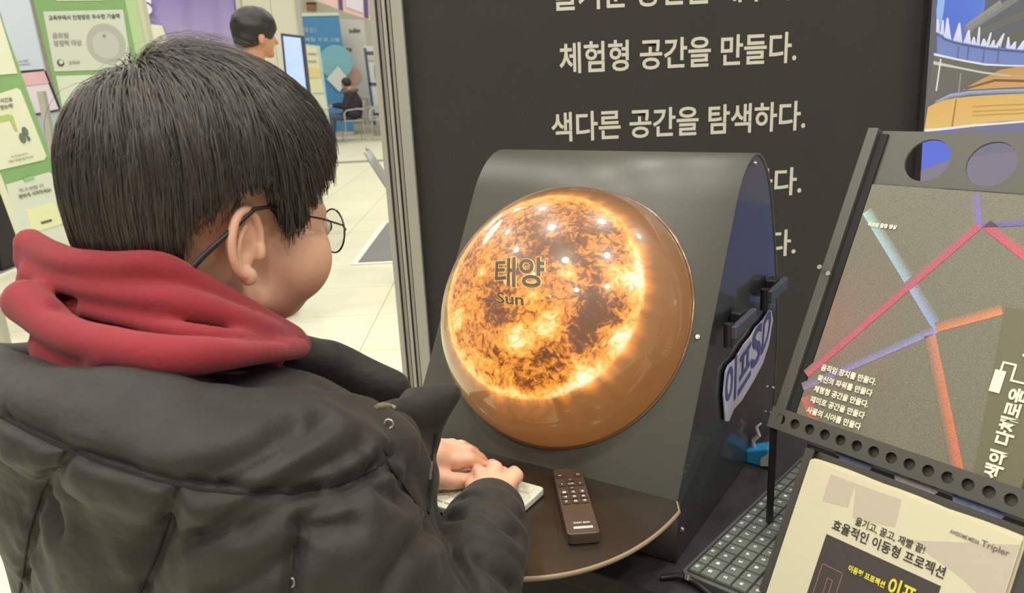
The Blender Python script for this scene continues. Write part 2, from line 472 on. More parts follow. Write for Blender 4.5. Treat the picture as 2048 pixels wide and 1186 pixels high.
# domain warp
wn = nd('TexNoise'); wn.inputs['Scale'].default_value = 14; wn.inputs['Detail'].default_value = 3; L.new(OB, wn.inputs['Vector'])
vm = nd('VectorMath', operation='SCALE'); L.new(wn.outputs['Color'], vm.inputs[0]); vm.inputs['Scale'].default_value = .035
va = nd('VectorMath', operation='ADD'); L.new(OB, va.inputs[0]); L.new(vm.outputs[0], va.inputs[1])
n1 = nd('TexNoise'); n1.inputs['Scale'].default_value = 118; n1.inputs['Detail'].default_value = 9; n1.inputs['Roughness'].default_value = .62; n1.inputs['Distortion'].default_value = .7
L.new(va.outputs[0], n1.inputs['Vector'])
n2 = nd('TexNoise'); n2.inputs['Scale'].default_value = 16; n2.inputs['Detail'].default_value = 3; n2.inputs['Distortion'].default_value = .6
L.new(va.outputs[0], n2.inputs['Vector'])
val = mth('ADD', mth('MULTIPLY', n1.outputs['Fac'], 1.15), mth('MULTIPLY', n2.outputs['Fac'], .55))
val = mth('ADD', mth('MULTIPLY', mth('SUBTRACT', val, .85), 1.12), .40)      # ~0.4 centre
# hot spots and dark belts
HOT = [((1262, 556), .016, .8), ((1240, 672), .015, .75), ((1168, 752), .014, .6), ((1032, 680), .014, .7), ((1098, 645), .015, .5), ((916, 640), .013, .8), ((1135, 548), .010, .55),
       ((962, 545), .009, .4), ((1074, 668), .012, .4), ((1208, 540), .010, .3), ((1150, 600), .02, .12), ((1270, 500), .012, .3), ((1060, 585), .012, .25)]
COLD = [((1110, 450), .055, .10), ((1180, 650), .04, .08), ((1190, 610), .016, .26), ((1130, 500), .018, .22), ((985, 615), .016, .24), ((1160, 660), .018, .18), ((1010, 640), .014, .2), ((1070, 460), .014, .12), ((1215, 640), .01, .15), ((1095, 690), .014, .12)]
gl = None; cd = None
def gauss(p, s, a):
    u, v = dome_hit(*p)
    ex = mth('SUBTRACT', sep.outputs[0], u); ey = mth('SUBTRACT', sep.outputs[1], v)
    q = mth('ADD', mth('MULTIPLY', ex, ex), mth('MULTIPLY', ey, ey))
    return mth('MULTIPLY', mth('EXPONENT', mth('MULTIPLY', q, -1 / (s * s))), a)
for h in HOT: x = gauss(*h); gl = x if gl is None else mth('ADD', gl, x)
for h in COLD: x = gauss(*h); cd = x if cd is None else mth('ADD', cd, x)
disc = mth('SUBTRACT', mth('ADD', val, mth('MULTIPLY', gl, mth('ADD', n1.outputs['Fac'], .25))), cd)
rim = mth('EXPONENT', mth('MULTIPLY', mth('POWER', mth('MULTIPLY', mth('SUBTRACT', rn, .985), 16), 2), -1))
disc = mth('ADD', disc, mth('MULTIPLY', rim, .33))
cr = nd('ValToRGB'); e = cr.color_ramp.elements
e[0].position = .17; e[0].color = (.11, .028, .008, 1)
e[1].position = 1.0; e[1].color = (1, .97, .66, 1)
for ps, c in ((.30, (.30, .075, .008)), (.41, (.78, .24, .02)), (.52, (.96, .36, .035)), (.68, (1.0, .58, .11)), (.86, (1, .82, .30))):
    k = e.new(ps); k.color = (*c, 1)
L.new(disc, cr.inputs[0])
# corona outside the limb
ca = nd('CombineXYZ'); L.new(mth('COSINE', ang), ca.inputs[0]); L.new(mth('SINE', ang), ca.inputs[1]); L.new(mth('MULTIPLY', rn, .12), ca.inputs[2])
n3 = nd('TexNoise'); n3.inputs['Scale'].default_value = 9; n3.inputs['Detail'].default_value = 6; L.new(ca.outputs[0], n3.inputs['Vector'])
fall = mth('EXPONENT', mth('MULTIPLY', mth('MAXIMUM', mth('SUBTRACT', rn, 1.0), 0), -13.0))
cor = mth('MULTIPLY', fall, mth('ADD', mth('MULTIPLY', n3.outputs['Fac'], 1.5), -.25))
cor = mth('ADD', cor, mth('MULTIPLY', gl, .6), None, False)
cc = nd('ValToRGB'); e = cc.color_ramp.elements
e[0].position = 0; e[0].color = (.20, .072, .012, 1); e[1].position = 1; e[1].color = (1, .85, .4, 1)
for ps, c in ((.2, (.30, .105, .018)), (.45, (.78, .24, .03)), (.7, (1, .52, .10))):
    k = e.new(ps); k.color = (*c, 1)
L.new(cor, cc.inputs[0])
mk = nd('MapRange'); mk.interpolation_type = 'SMOOTHSTEP'; L.new(rn, mk.inputs[0]); mk.inputs[1].default_value = .98; mk.inputs[2].default_value = 1.02
mx = nd('Mix', data_type='RGBA'); L.new(mk.outputs[0], mx.inputs[0]); L.new(cr.outputs[0], mx.inputs[6]); L.new(cc.outputs[0], mx.inputs[7])
# the picture stops short of the left edge of the dome
lu = mth('ADD', mth('MULTIPLY', sep.outputs[0], .96), mth('MULTIPLY', sep.outputs[1], .22))
lm_ = nd('MapRange'); L.new(lu, lm_.inputs[0]); lm_.inputs[1].default_value = -.1765; lm_.inputs[2].default_value = -.150
tp = nd('MapRange'); L.new(sep.outputs[1], tp.inputs[0]); tp.inputs[1].default_value = .135; tp.inputs[2].default_value = .175; tp.inputs[3].default_value = 1; tp.inputs[4].default_value = .3
lmk = mth('MULTIPLY', lm_.outputs[0], tp.outputs[0])
L.new(mx.outputs[2], P.inputs['Emission Color']); L.new(mth('MULTIPLY', lmk, 1.0), P.inputs['Emission Strength'])
P.inputs['Base Color'].default_value = (.11, .07, .042, 1); P.inputs['Roughness'].default_value = .3
P.inputs['Coat Weight'].default_value = 1.0; P.inputs['Coat Roughness'].default_value = .03
dome = bpy.data.objects.new('dome', bpy.data.meshes.new('dome')); dome.data.from_pydata([tuple(v) for v in vs], [], fs)
dome.data.materials.append(SM); dome.data.polygons.foreach_set('use_smooth', [True] * len(dome.data.polygons)); COL.objects.link(dome)
dome.parent = kio
MD = Matrix([[kU[i], kV[i], kN[i], DC[i] - wloc(kio)[i]] for i in range(3)] + [[0, 0, 0, 1]]); dome.matrix_local = MD
# flange ring
g = G(); g.tube([DC + (DR + .0015) * (cos(q) * kU + sin(q) * kV) for q in np.linspace(0, 2 * pi, 96, endpoint=False)], .0022, 8, closed=True)
smoothen(g.out('dome_ring', mat('dome_lip', srgb(120, 90, 60), .2, coat=1), kio), 80)
LG = mat('sun_caption_grey', srgb(84, 66, 44), .4, emit=.30, ecol=srgb(104, 84, 54)); LGL = mat('sun_caption_halo', srgb(200, 160, 100), .4, emit=.75, ecol=srgb(216, 180, 116))
def ontodome(off):
    def fn(W):
        out = []
        for p in W: q = p - DC; out.append(dome_pt(q @ kU, q @ kV, off))
        return np.array(out)
    return fn
for body, c0, c1, c2 in (("태양", (989, 577), (1094, 579), (991, 516)), ("Sun", (994, 608), (1050, 613), (994, 584))):
    o0, o1, o2 = (np.array(dome_hit(*q)) for q in (c0, c1, c2))
    o_ = DC + kU * o0[0] + kV * o0[1]; ux = kU * (o1 - o0)[0] + kV * (o1 - o0)[1]; vy = kU * (o2 - o0)[0] + kV * (o2 - o0)[1]
    a = lettering(body, o_, ux, vy, LGL, kio, .048 if body != 'Sun' else .045, fn=ontodome(.0008))
    lettering(body, o_ + ux * .02 + vy * .02, ux * .96, vy * .96, LG, kio, .022 if body != 'Sun' else .02, fn=ontodome(.0016))

# shelf
SHM = mat('dark_shelf_laminate', srgb(48, 40, 33), 0.34, noise=.12, nscale=30, coat=.2)
cS = kO - kB * .0; Rs = None
pts = [kO - kU * .199]
for t in np.linspace(.015, .985, 90):
    q = pi * t
    pts.append(kO + kU * (-.209 * math.copysign(abs(cos(q)) ** .833, cos(q))) - kB * (.235 * abs(sin(q)) ** .833))
pts.append(kO + kU * .199)
G().prism([p - kZ * .006 for p in pts], kZ * .006).out('shelf', SHM, kio)
g = G(); g.tube([p - kZ * .003 for p in pts], .0032, 6)
smoothen(g.out('shelf_edge', mat('shelf_edge_tan', srgb(150, 128, 100), .4), kio), 80)
for u in (-.15, .146): G().prism([kpr(u, (-.003, -.008)), kpr(u, (-.003, -.075)), kpr(u, (-.12, -.008))], kU * .004).out('shelf_bracket', BLACK, kio)

# logo sticker on the side
def side(px, py, off=.002): return on(px, py, kO + kU * (HW + off), kU)
STW = mat('sticker_lilac', srgb(205, 203, 226), .5); STP = mat('sticker_violet', srgb(92, 88, 150), .5)
ol = [(1449, 842), (1456, 842), (1466, 818), (1482, 800), (1505, 762), (1524, 726), (1536, 688), (1544, 640), (1541, 621), (1537, 620), (1524, 640), (1510, 655), (1500, 672), (1485, 690), (1470, 716), (1455, 730), (1449, 744), (1445, 790)]
g = G(); g.prism([side(x, y, .0022) for x, y in ol], kU * .0015); g.out('sticker', STW, kio)
for body, q in (("이", ((1449, 832), (1471, 796), (1452, 738))), ("프", ((1475, 792), (1501, 750), (1478, 718))), ("S", ((1501, 744), (1521, 716), (1505, 664))), ("D", ((1522, 712), (1539, 672), (1527, 645)))):
    a, b_, c = (side(*p, .004) for p in q)
    lettering(body, a, b_ - a, c - a, STP, kio, 0.02, off=.0006)

# ------------------------------------------------------------------ remote on the shelf
rp = [onz(x, y, .872) for x, y in ((1100, 936), (1162, 934), (1202, 1062), (1140, 1070))]
rU = nrm((rp[1] - rp[0]) + (rp[2] - rp[3])); rU[2] = 0; rU = nrm(rU); rVv = nrm(np.cross(kZ, rU)); rC = sum(rp) / 4; RW, RL = .0185, .0735
rem = empty('remote_control', V(rC[0], rC[1], kO[2] + .001), 'slim dark brown remote control lying on the kiosk shelf', 'remote control')
REM = mat('brown_remote_plastic', srgb(84, 68, 56), .38, bump=.03, bscale=1500)
def rpt(x, y, z): return V(rC[0], rC[1], 0) + rU * x + rVv * y + kZ * (kO[2] + .0008 + z)
out_ = []
for cx, cy, q0 in ((RW - .006, RL - .004, 0), (-RW + .006, RL - .004, 90), (-RW + .006, -RL + .006, 180), (RW - .006, -RL + .006, 270)):
    for q in np.linspace(q0, q0 + 90, 6): out_.append((cx + .005 * cos(radians(q)), cy + .0045 * sin(radians(q))))
G().prism([rpt(x, y, .0) for x, y in out_], kZ * .013).out('body', REM, rem, bevel=.0012)
WK = mat('remote_marks', srgb(205, 198, 184), .5)
def rbtn(x, y, w, h, txt=None):
    b = G().box(rpt(x, y, .0138), rU * .0042, rVv * .0036, kZ * .0008).out('button', mat('remote_button', srgb(74, 60, 50), .5), rem, bevel=.0005)
    if txt: lettering(txt, rpt(x - w / 2, y - h / 2, .0147), rU * w, rVv * h, WK, b, .03, name='mark', off=.0003)
for r, row in enumerate((('1', '2', '3'), ('4', '5', '6'), ('7', '8', '9'))):
    for c, k in enumerate(row): rbtn((c - 1) * .0105, .013 - r * .0105, .0042, .0042, k)
rbtn(0, .032, .008, .004, 'OK'); rbtn(0, .042, .004, .0018, '^'); rbtn(0, .022, .004, .0018, 'v')
rbtn(-.011, .032, .0022, .0036, '<'); rbtn(.011, .032, .0022, .0036, '>'); rbtn(-.011, .053, .004, .002, '-'); rbtn(.011, .053, .004, .004, 'O')
lettering('SMART BEAM', rpt(-.0085, -.054, .0131), rU * .018, rVv * .004, WK, rem, .03, name='logo_print')
G().box(rpt(0.001, -.0605, .0133), rU * .0105, rVv * .0022, kZ * .0002).out('logo_bar', WK, rem)

# ------------------------------------------------------------------ keyboards
def keyboard(root, O, U, Vv, cols, rows, pu, pv, kh, km, gap=.0018, rowh=None, legend=None, skew=0.0, lm=None):
    """keys of shared mesh, O = corner of first key"""
    me = {}
    y = 0
    for r in range(rows):
        h = rowh[r] if rowh else pv
        x = 0
        for c in range(cols):
            key = round(h, 4)
            if key not in me:
                g = G(); a, b = (pu - gap) / 2, (h - gap) / 2
                vb = [O * 0 + U * sx * a + Vv * sy * b for sx, sy in ((-1, -1), (1, -1), (1, 1), (-1, 1))]
                vt = [p * .93 + kZ * kh for p in vb]
                g.add(vb + vt, [(4, 5, 6, 7), (0, 1, 5, 4), (1, 2, 6, 5), (2, 3, 7, 6), (3, 0, 4, 7)])
                k = g.out('key', km, None); me[key] = k.data
            else:
                k = bpy.data.objects.new('key', me[key]); COL.objects.link(k)
            P_ = O + U * (x + pu / 2) + Vv * (y + h / 2)
            k.parent = root; k.location = Vector(tuple(P_ - wloc(root)))
            if legend:
                t = legend(r, c)
                if t:
                    s = .0046
                    lettering(t, P_ - U * .001 + Vv * .001 + kZ * (kh + .0001), U * s, -Vv * s * .9, lm, k, .05, name='legend', off=.0002)
            x += pu
        y += h
# grey keyboard on the table: long side runs away from the camera
GU = nrm(V(.318 - .191, .948 - .807, 0)); GV = V(GU[1], -GU[0], 0)
gk0 = V(.178, .799, TZ)
GKC = mat('grey_keyboard_case', srgb(84, 86, 82), .45); GKK = mat('grey_keycap', srgb(108, 112, 106), .5, noise=.05); GKL = mat('keycap_legend', srgb(232, 234, 226), .5, emit=.0)
gk = empty('computer_keyboard', gk0 + GU * .17 + GV * .06, 'dark grey keyboard on the table, half hidden by the brochure stand', 'keyboard')
def rrect(O, U, Vv, w, h, r, z, n=5):
    pts = []
    for cx, cy, q0 in ((w - r, h - r, 0), (r, h - r, 90), (r, r, 180), (w - r, r, 270)):
        for q in np.linspace(q0, q0 + 90, n): pts.append(O + U * (cx + r * cos(radians(q))) + Vv * (cy + r * sin(radians(q))) + kZ * z)
    return pts
G().prism(rrect(gk0, GU, GV, .355, .125, .008, .0005), kZ * .0105).out('case', GKC, gk, bevel=.0015)
G().prism(rrect(gk0 + GU * .005 + GV * .005, GU, GV, .345, .113, .004, .011), kZ * .0004).out('key_bed', DARKIN, gk)
FR = ["Q", "F1", "F2", "F3", "F4", "F5", "F6", "F7", "F8", "F9", "F0", "F1", "F2"]
KR = ["`1234567890-=", "QWERTYUIOP[];", "ASDFGHJKL;'#.", "ZXCVBNM,./?!o", "            o"]
def gleg(r, c):
    if c > 12: return None
    t = FR[::-1][c] if r == 0 else (KR[r - 1][::-1][c])
    return t if t.strip() else None
keyboard(gk, gk0 + GU * .007 + GV * .007 + kZ * .0114, GU, GV, 18, 6, .01895, .0189, .0022, GKK, rowh=[.0135] + [.0192] * 5, legend=gleg, lm=GKL)
# white keyboard on the shelf
WKC = mat('white_keyboard_plastic', srgb(222, 224, 205), .45)
wk0 = V(.0285, .857, kO[2] + .001)       # far right corner
WU = -kU; WV = -kB
wk = empty('computer_keyboard', wk0 + WU * .11 + WV * .05, 'white compact keyboard on the kiosk shelf under the hands', 'keyboard')
G().prism(rrect(wk0 - V(0, 0, 0), WU, WV, .205, .095, .006, .0), kZ * .009).out('case', WKC, wk, bevel=.0018)
keyboard(wk, wk0 + WU * .0075 + WV * .009 + kZ * .009, WU, WV, 12, 5, .0158, .0158, .0022, mat('white_keycap', srgb(232, 233, 218), .5))

# ------------------------------------------------------------------ brochure stand
a_, c_, b_ = -.948, .016, .487
sU = V(cos(a_) * cos(c_), sin(a_) * cos(c_), sin(c_)); _t = V(-sin(a_), cos(a_), 0); _n0 = np.cross(sU, _t); sV = _n0 * cos(b_) + _t * sin(b_); sN = np.cross(sU, sV)
sO = V(.441, .958, 1.195)
def sp(u, v, n=0.0): return sO + sU * u + sV * v + sN * n
foot = sp(-.025, -.32); foot2 = sp(.27, -.32)
st = empty('brochure_stand', V((foot[0] + foot2[0]) / 2, (foot[1] + foot2[1]) / 2, TZ), 'black metal two-tier brochure stand with punched holes beside the kiosk', 'stand')
STM = mat('stand_grey_black_steel', srgb(82, 80, 73), .42, bump=.04, bscale=1200, spec=.7)
def hole_plate(g, u0, u1, v0, v1, holes, r, n=0.0, th=.003, mi=0, K=24):
    """strip u0..u1 with one hole per cell; holes = list of hole centre u,v"""
    us = [u0] + [(holes[i][0] + holes[i + 1][0]) / 2 for i in range(len(holes) - 1)] + [u1]
    for i, (hu, hv) in enumerate(holes):
        A, B = us[i], us[i + 1]
        inn, outn = [], []
        for k in range(K):
            q = 2 * pi * k / K + pi / K * 0; dx, dy = cos(q), sin(q)
            inn.append((hu + r * dx, hv + r * dy))
            tt = min([(B - hu) / dx if dx > 1e-9 else ((A - hu) / dx if dx < -1e-9 else 1e9), (v1 - hv) / dy if dy > 1e-9 else ((v0 - hv) / dy if dy < -1e-9 else 1e9)])
            outn.append([hu + tt * dx, hv + tt * dy])
        for (cu, cv) in ((A, v0), (B, v0), (B, v1), (A, v1)):
            j = min(range(K), key=lambda k: (outn[k][0] - cu) ** 2 + (outn[k][1] - cv) ** 2); outn[j] = [cu, cv]
        for nn_, flip in ((n, False), (n - th, True)):
            vs = [sp(*p, nn_) for p in outn] + [sp(*p, nn_) for p in inn]
            fs = [(k, (k + 1) % K, K + (k + 1) % K, K + k) for k in range(K)]
            g.add(vs, [f[::-1] for f in fs] if flip else fs, mi)
        vs = [sp(*p, n) for p in inn] + [sp(*p, n - th) for p in inn]
        g.add(vs, [(k, K + k, K + (k + 1) % K, (k + 1) % K) for k in range(K)], mi)
    for (p, q, d) in (((u0, v0), (u1, v0), 0), ((u1, v0), (u1, v1), 0), ((u1, v1), (u0, v1), 0), ((u0, v1), (u0, v0), 0)):
        g.add([sp(*p, n), sp(*p, n - th), sp(*q, n - th), sp(*q, n)], [(0, 1, 2, 3)], mi)
g = G(); hole_plate(g, -.012, .262, 0.0, .070, [(.053, .035), (.123, .034), (.193, .034)], .0258, -.003)
g.out('header_plate', STM, st)
G().box(sp(.125, -.155, -.0045), sU * .137, sV * .158, sN * .0015).out('back_plate', STM, st)
for u in (-.0205, .2705):
    g = G(); s = 1 if u > 0 else -1
    g.box(sp(u, -.12, .0035), sU * .0068, sV * .191, sN * .0015)
    g.box(sp(u - s * .0055, -.12, -.001), sU * .0012, sV * .191, sN * .0055)
    g.out('side_flange', STM, st, bevel=.001)
for u in (-.0075, .2575): G().box(sp(u, -.115, -.0012), sU * .0055, sV * .180, sN * .0012).out('flange_lining', DARKIN, st)
hs = [(-.015 + .0197 * k, -.3035) for k in range(15)]
g = G(); hole_plate(g, -.030, .280, -.3165, -.2905, hs, .0062, .0055); g.box(sp(.125, -.3160, .001), sU * .155, sV * .0008, sN * .0040)
g.out('ledge', STM, st)
for u in (-.024, .274):
    p = sp(u, -.314, 0.0); g = G(); g.box(V(p[0], p[1], (p[2] + TZ) / 2), V(.0034, 0, 0), V(0, .0034, 0), V(0, 0, (p[2] - TZ) / 2)); g.out('leg', BLACK, st)
    g = G(); g.box(V(p[0], p[1], TZ + .002) + kB * .03, kU * .008, kB * .05, kZ * .002); g.out('foot', BLACK, st)
LN = .055
LTM = mat('lower_tray_black', srgb(74, 72, 66), .45)
for u in (.0595, .2835):
    G().box(sp(u, -.405, LN - .003), sU * .0050, sV * .082, sN * .0012).out('lower_flange', LTM, st)
    G().box(sp(u - .004 * (1 if u < .1 else -1), -.405, LN - .009), sU * .0010, sV * .082, sN * .006).out('flange_wall', LTM, st)
G().box(sp(.1715, -.405, LN - .016), sU * .115, sV * .082, sN * .0012).out('lower_tray', LTM, st)
for u in (.060, .283): G().box(sp(u, -.3225, .022), sU * .003, sV * .0012, sN * .0285).out('tray_link', BLACK, st)
for px, py in ((1641, 535), (1658, 548)):
    q = on(px, py, sp(-.02, 0, .012), sN); smoothen(G().cyl(q, q + sN * .003, .003, 10).out('screw', SCREW, st), 40)

# upper brochure: black glossy print with coloured beams
br = empty('brochure', sp(.12, -.297, 0), 'glossy dark brochure with crossing coloured light beams in the upper tray', 'brochure')
BB = srgb(120, 116, 100)  # black cover; the hall's reflection on it is put into this lighter tone
G().box(sp(.1225, -.150, -.0005), sU * .1225, sV * .148, sN * .0022).out('pages', mat('brochure_pages', srgb(150, 146, 130), .5), br)
VB = vcol_mat('brochure_cover', .36, coat=.35, speck=.18)
bv, bf, bc = [], [], []
def bq(pts, cols, k):
    b0 = len(bv)
    for p, c in zip(pts, cols): bv.append(sp(p[0], p[1], .0018 + .00012 * k)); bc.append(c)
    bf.append(tuple(range(b0, b0 + len(pts))))
NX, NYY = 8, 10
for i in range(NX):
    for j in range(NYY):
        def cc_(i, j):
            x, y = i / NX, j / NYY
            c = V(*BB) * (1 + .12 * (1 - abs(2 * x - 1)) * (y)) ; t = max(0, 1 - abs(y - .62) * 3) * max(0, 1 - x * 2.4)
            return c * (1 - .5 * t) + V(*srgb(170, 120, 110)) * .5 * t
        q = [(.245 * (i + a) / NX, -.298 * (j + b) / NYY) for a, b in ((0, 1), (1, 1), (1, 0), (0, 0))]
        bq(q, [cc_(i, j + 1), cc_(i + 1, j + 1), cc_(i + 1, j), cc_(i, j)], 0)
def beam(p, q, w0, w1, c0, c1, side_=1, k=1):
    """strip from p to q; hard edge on the line, fading towards side_"""
    p, q = V(*p), V(*q); d = nrm(q - p); n_ = V(-d[1], d[0]) * side_; B = V(*BB) * 1.05
    S = 6
    for i in range(S):
        a, b = i / S, (i + 1) / S
        P0, P1 = p + (q - p) * a, p + (q - p) * b; W0, W1 = w0 + (w1 - w0) * a, w0 + (w1 - w0) * b
        C0, C1 = (V(*srgb(*c0)) * (1 - t) + V(*srgb(*c1)) * t for t in (a, b))
        ps = [P0, P1, P1 + n_ * W1 * .45, P0 + n_ * W0 * .45]
        f1 = .7
        cs = [C0, C1, C1 * f1 + B * (1 - f1), C0 * f1 + B * (1 - f1)]
        ps2 = [P0 + n_ * W0 * .45, P1 + n_ * W1 * .45, P1 + n_ * W1, P0 + n_ * W0]; cs2 = [cs[3], cs[2], B, B]
        if side_ < 0: ps, cs, ps2, cs2 = ps[::-1], cs[::-1], ps2[::-1], cs2[::-1]
        bq(ps, cs, k); bq(ps2, cs2, k)
beam((0.0, -.038), (.125, -.162), .013, .012, (168, 206, 196), (150, 160, 214), 1, 1)
beam((.126, -.160), (.183, -.128), .011, .012, (214, 130, 96), (226, 140, 92), 1, 2)
beam((.125, -.162), (.196, -.297), .012, .012, (206, 134, 112), (216, 120, 84), -1, 2)
beam((.137, -.040), (.0, -.245), .011, .010, (196, 74, 112), (214, 96, 120), -1, 3)
beam((.125, -.162), (.0, -.262), .010, .010, (146, 146, 204), (150, 132, 178), -1, 2)
beam((.137, -.040), (.124, -.002), .010, .011, (126, 110, 186), (118, 112, 176), 1, 2)
beam((.137, -.040), (.245, -.105), .011, .012, (200, 72, 104), (226, 96, 92), 1, 3)
beam((.137, -.040), (.245, -.020), .008, .009, (104, 92, 168), (96, 88, 172), 1, 3)
beam((.0, -.272), (.022, -.297), .016, .012, (206, 110, 110), (196, 104, 90), 1, 2)
build('cover_print', bv, bf, VB, br, cols=bc)
g = G(); g.add([sp(.183, -.120, .0024), sp(.245, -.120, .0024), sp(.245, -.298, .0024), sp(.2035, -.298, .0024)][::-1], [(0, 1, 2, 3)])
g.out('cover_flap', mat('flap_olive', srgb(112, 108, 84), .45), br)
BL = mat('brochure_white_ink', srgb(240, 236, 208), .6, emit=.12)  # plain printed ink with a slight glow added
for i, t in enumerate(("움직임 장치를 만들다.", "확신의 파워를 만들다", "체험형 공간을 만들다.", "재미로 공간을 만들다", "사물의 시야를 만들다")):
    y = -.2335 - i * .0132
    lettering(t, sp(.013 - .0002 * i, y, .0028), sU * .068, sV * .0082, BL, br, .03)
lettering("이프빔 활용 영상", sp(.012, -.053, .0026), sU * .035, sV * .0055, BL, br, .04)
lettering("색의 다채로움", sp(.227, -.290, .0030), sV * .092, -sU * .0165, BL, br, .035)
lettering("AI AR", sp(.226, -.172, .0030), sV * .05, -sU * .014, BL, br, .03)
g = G()
g.box(sp(.1975, -.196, .0032), sU * .0050, sV * .0115, sN * .0002)
for p, q in (((.1975, -.184), (.1975, -.176)), ((.1975, -.176), (.209, -.176)), ((.209, -.176), (.209, -.192)), ((.209, -.192), (.222, -.192))):
    P0, Q0 = sp(*p, .0032), sp(*q, .0032); d = (Q0 - P0) / 2; g.box((P0 + Q0) / 2, d + nrm(d) * .001, np.cross(nrm(d), sN) * .001, sN * .0002)
g.out('cable_emblem', BL, br)

# black leaflet with round photographs behind the white ones
bk = empty('leaflet', sp(.14, -.49, -.006), 'black leaflet with round photographs behind the white brochures', 'leaflet')
G().box(sp(.14, -.405, -.006), sU * .118, sV * .085, sN * .001).out('sheet', mat('black_leaflet_paper', srgb(24, 24, 28), .4), bk)
MOON = [mat('moon_white', srgb(196, 186, 188), .7, noise=.25, nscale=60), mat('crackled_blue_white', srgb(150, 160, 205), .7, noise=.5, nscale=220), mat('dim_blue_disc', srgb(120, 130, 160), .6, noise=.3, nscale=90)]
for i, (px, py, r) in enumerate(((1838, 948, .0255), (1962, 994, .0265), (1712, 906, .024))):
    q = on(px, py, sp(0, 0, -.0048), sN); smoothen(G().cyl(q, q + sN * .0003, r, 40).out('round_photo', MOON[i], bk), 40)

# stack of white brochures
SHT = mat('brochure_paper', srgb(216, 208, 178), .55, noise=.04, nscale=7)
lt = 0
def lp(u, v, n=0): return sp(u, v, LN + n)
for i in range(9):
    j = i - 8
    du, dv = (rng.uniform(-.0025, .0025), rng.uniform(-.002, .0035)) if i < 8 else (0, 0)
    n0 = -.008 + i * .00145
    bro = empty('brochure', lp(.17, -.486, n0), ['white brochure in the lower tray pile, just under the topmost one', 'topmost white brochure with black headline and dark square in the lower tray'][i == 8] if i >= 7 else 'white brochure edge showing in the lower tray pile', 'brochure', 'white brochures in the lower tray')
    pg = []
    for t in np.linspace(0, 1, 12):
        wob = .0012 * sin(t * 9 + i * 1.7) * (i < 8)
        pg.append((.0672 + .209 * t + du, -.3335 + wob + dv))
    pg += [(.2762 + du, -.486), (.0672 + du, -.486)]
    G().prism([lp(u, v, n0) for u, v in pg], sN * .0009).out('sheet', SHT, bro)
top = bro; n1_ = -.008 + 8 * .00145 + .0009
INK = mat('black_ink', srgb(52, 46, 44), .6)
lettering("옮기고, 끌고, 재빨 끝!", lp(.134, -.3795, n1_), sU * .070, sV * .0090, INK, top, .012)
lettering("효율적인 이동형 프로젝션", lp(.113, -.3930, n1_), sU * .1135, sV * .0115, INK, top, .015)
lettering("AWESOME MEDIA", lp(.2195, -.3510, n1_), sU * .026, sV * .0036, mat('grey_ink', srgb(120, 108, 100), .6), top, .02)
lettering("Tripler", lp(.247, -.3530, n1_), sU * .0235, sV * .0075, mat('grey_ink', srgb(120, 108, 100), .6), top, .01)
G().box(lp(.168, -.4425, n1_ + .0001), sU * .0585, sV * .0430, sN * .0001).out('dark_square', mat('dark_print', srgb(72, 66, 62), .5), top)
YL = mat('yellow_ink', srgb(226, 214, 72), .6)
lettering("이동형 프로젝션", lp(.142, -.4245, n1_ + .0004), sU * .038, sV * .0070, YL, top, .04)
lettering("이프", lp(.183, -.4290, n1_ + .0004), sU * .026, sV * .0190, YL, top, .03)
g = G()
for (u0, v0, w_, h_) in ((.1155, -.472, .0225, .043), (.125, -.460, .0055, .020)):
    for a, b in (((u0, v0), (u0 + w_, v0)), ((u0 + w_, v0), (u0 + w_, v0 + h_)), ((u0 + w_, v0 + h_), (u0, v0 + h_)), ((u0, v0 + h_), (u0, v0))):
        P0, Q0 = lp(*a, n1_ + .0004), lp(*b, n1_ + .0004); d = (Q0 - P0) / 2; g.box((P0 + Q0) / 2, d + nrm(d) * .0003, np.cross(nrm(d), sN) * .0003, sN * .0001)
g.out('line_drawing', mat('rose_ink', srgb(170, 118, 112), .6), top)
g = G()
PTN = mat('pale_rose_print', srgb(198, 184, 166), .55)
for q in (((.094, -.340), (.122, -.340), (.122, -.366), (.094, -.370)), ((.122, -.340), (.170, -.3385), (.172, -.366), (.130, -.374)), ((.178, -.3385), (.2755, -.338), (.2755, -.400), (.240, -.385), (.188, -.372))):
    g.add([lp(u, v, n1_ + .0001) for u, v in q][::-1], [(0, 1, 2, 3)])
g.out('pale_pattern', PTN, top)

# small blue and white packet by the kiosk
P0 = onz(1519, 905, TZ + .02)
P0 = onz(1521, 925, TZ)
pk = empty('tissue_pack', P0, 'small bright blue packet with a white tissue beside the kiosk', 'packet')
BLU = mat('bright_blue_pack', srgb(60, 165, 222), .35)
pu, pb = kU, kB
def pkp(a, b, z): return P0 + pu * a + pb * b + kZ * z
g = G(); g.add([pkp(*q) for q in ((-.018, -.012, .0), (.02, -.014, .0), (.02, .014, .0), (-.018, .012, 0), (-.02, -.013, .02), (.014, -.014, .032), (.016, .012, .034), (-.018, .012, .022))],
               [(3, 2, 1, 0), (4, 5, 6, 7), (0, 1, 5, 4), (1, 2, 6, 5), (2, 3, 7, 6), (3, 0, 4, 7)])
g.out('packet', BLU, pk, bevel=.003)
g = G(); g.add([pkp(*q) for q in ((.004, -.0155, .002), (.02, -.0155, .006), (.018, -.0155, .028), (.004, -.0150, .014), (.004, -.012, .002), (.02, -.012, .006), (.018, -.012, .028), (.004, -.012, .014))],
               [(0, 1, 2, 3), (7, 6, 5, 4), (0, 4, 5, 1), (1, 5, 6, 2), (2, 6, 7, 3), (3, 7, 4, 0)]); g.out('white_label', CREAM, pk)
g = G(); g.tube([pkp(-.010, 0, .018), pkp(-.012, 0, .034), pkp(-.004, 0, .044), pkp(-.008, 0, .056), pkp(-.002, .002, .062)], [.006, .005, .006, .004, .002], 8, flat=(1, .5))
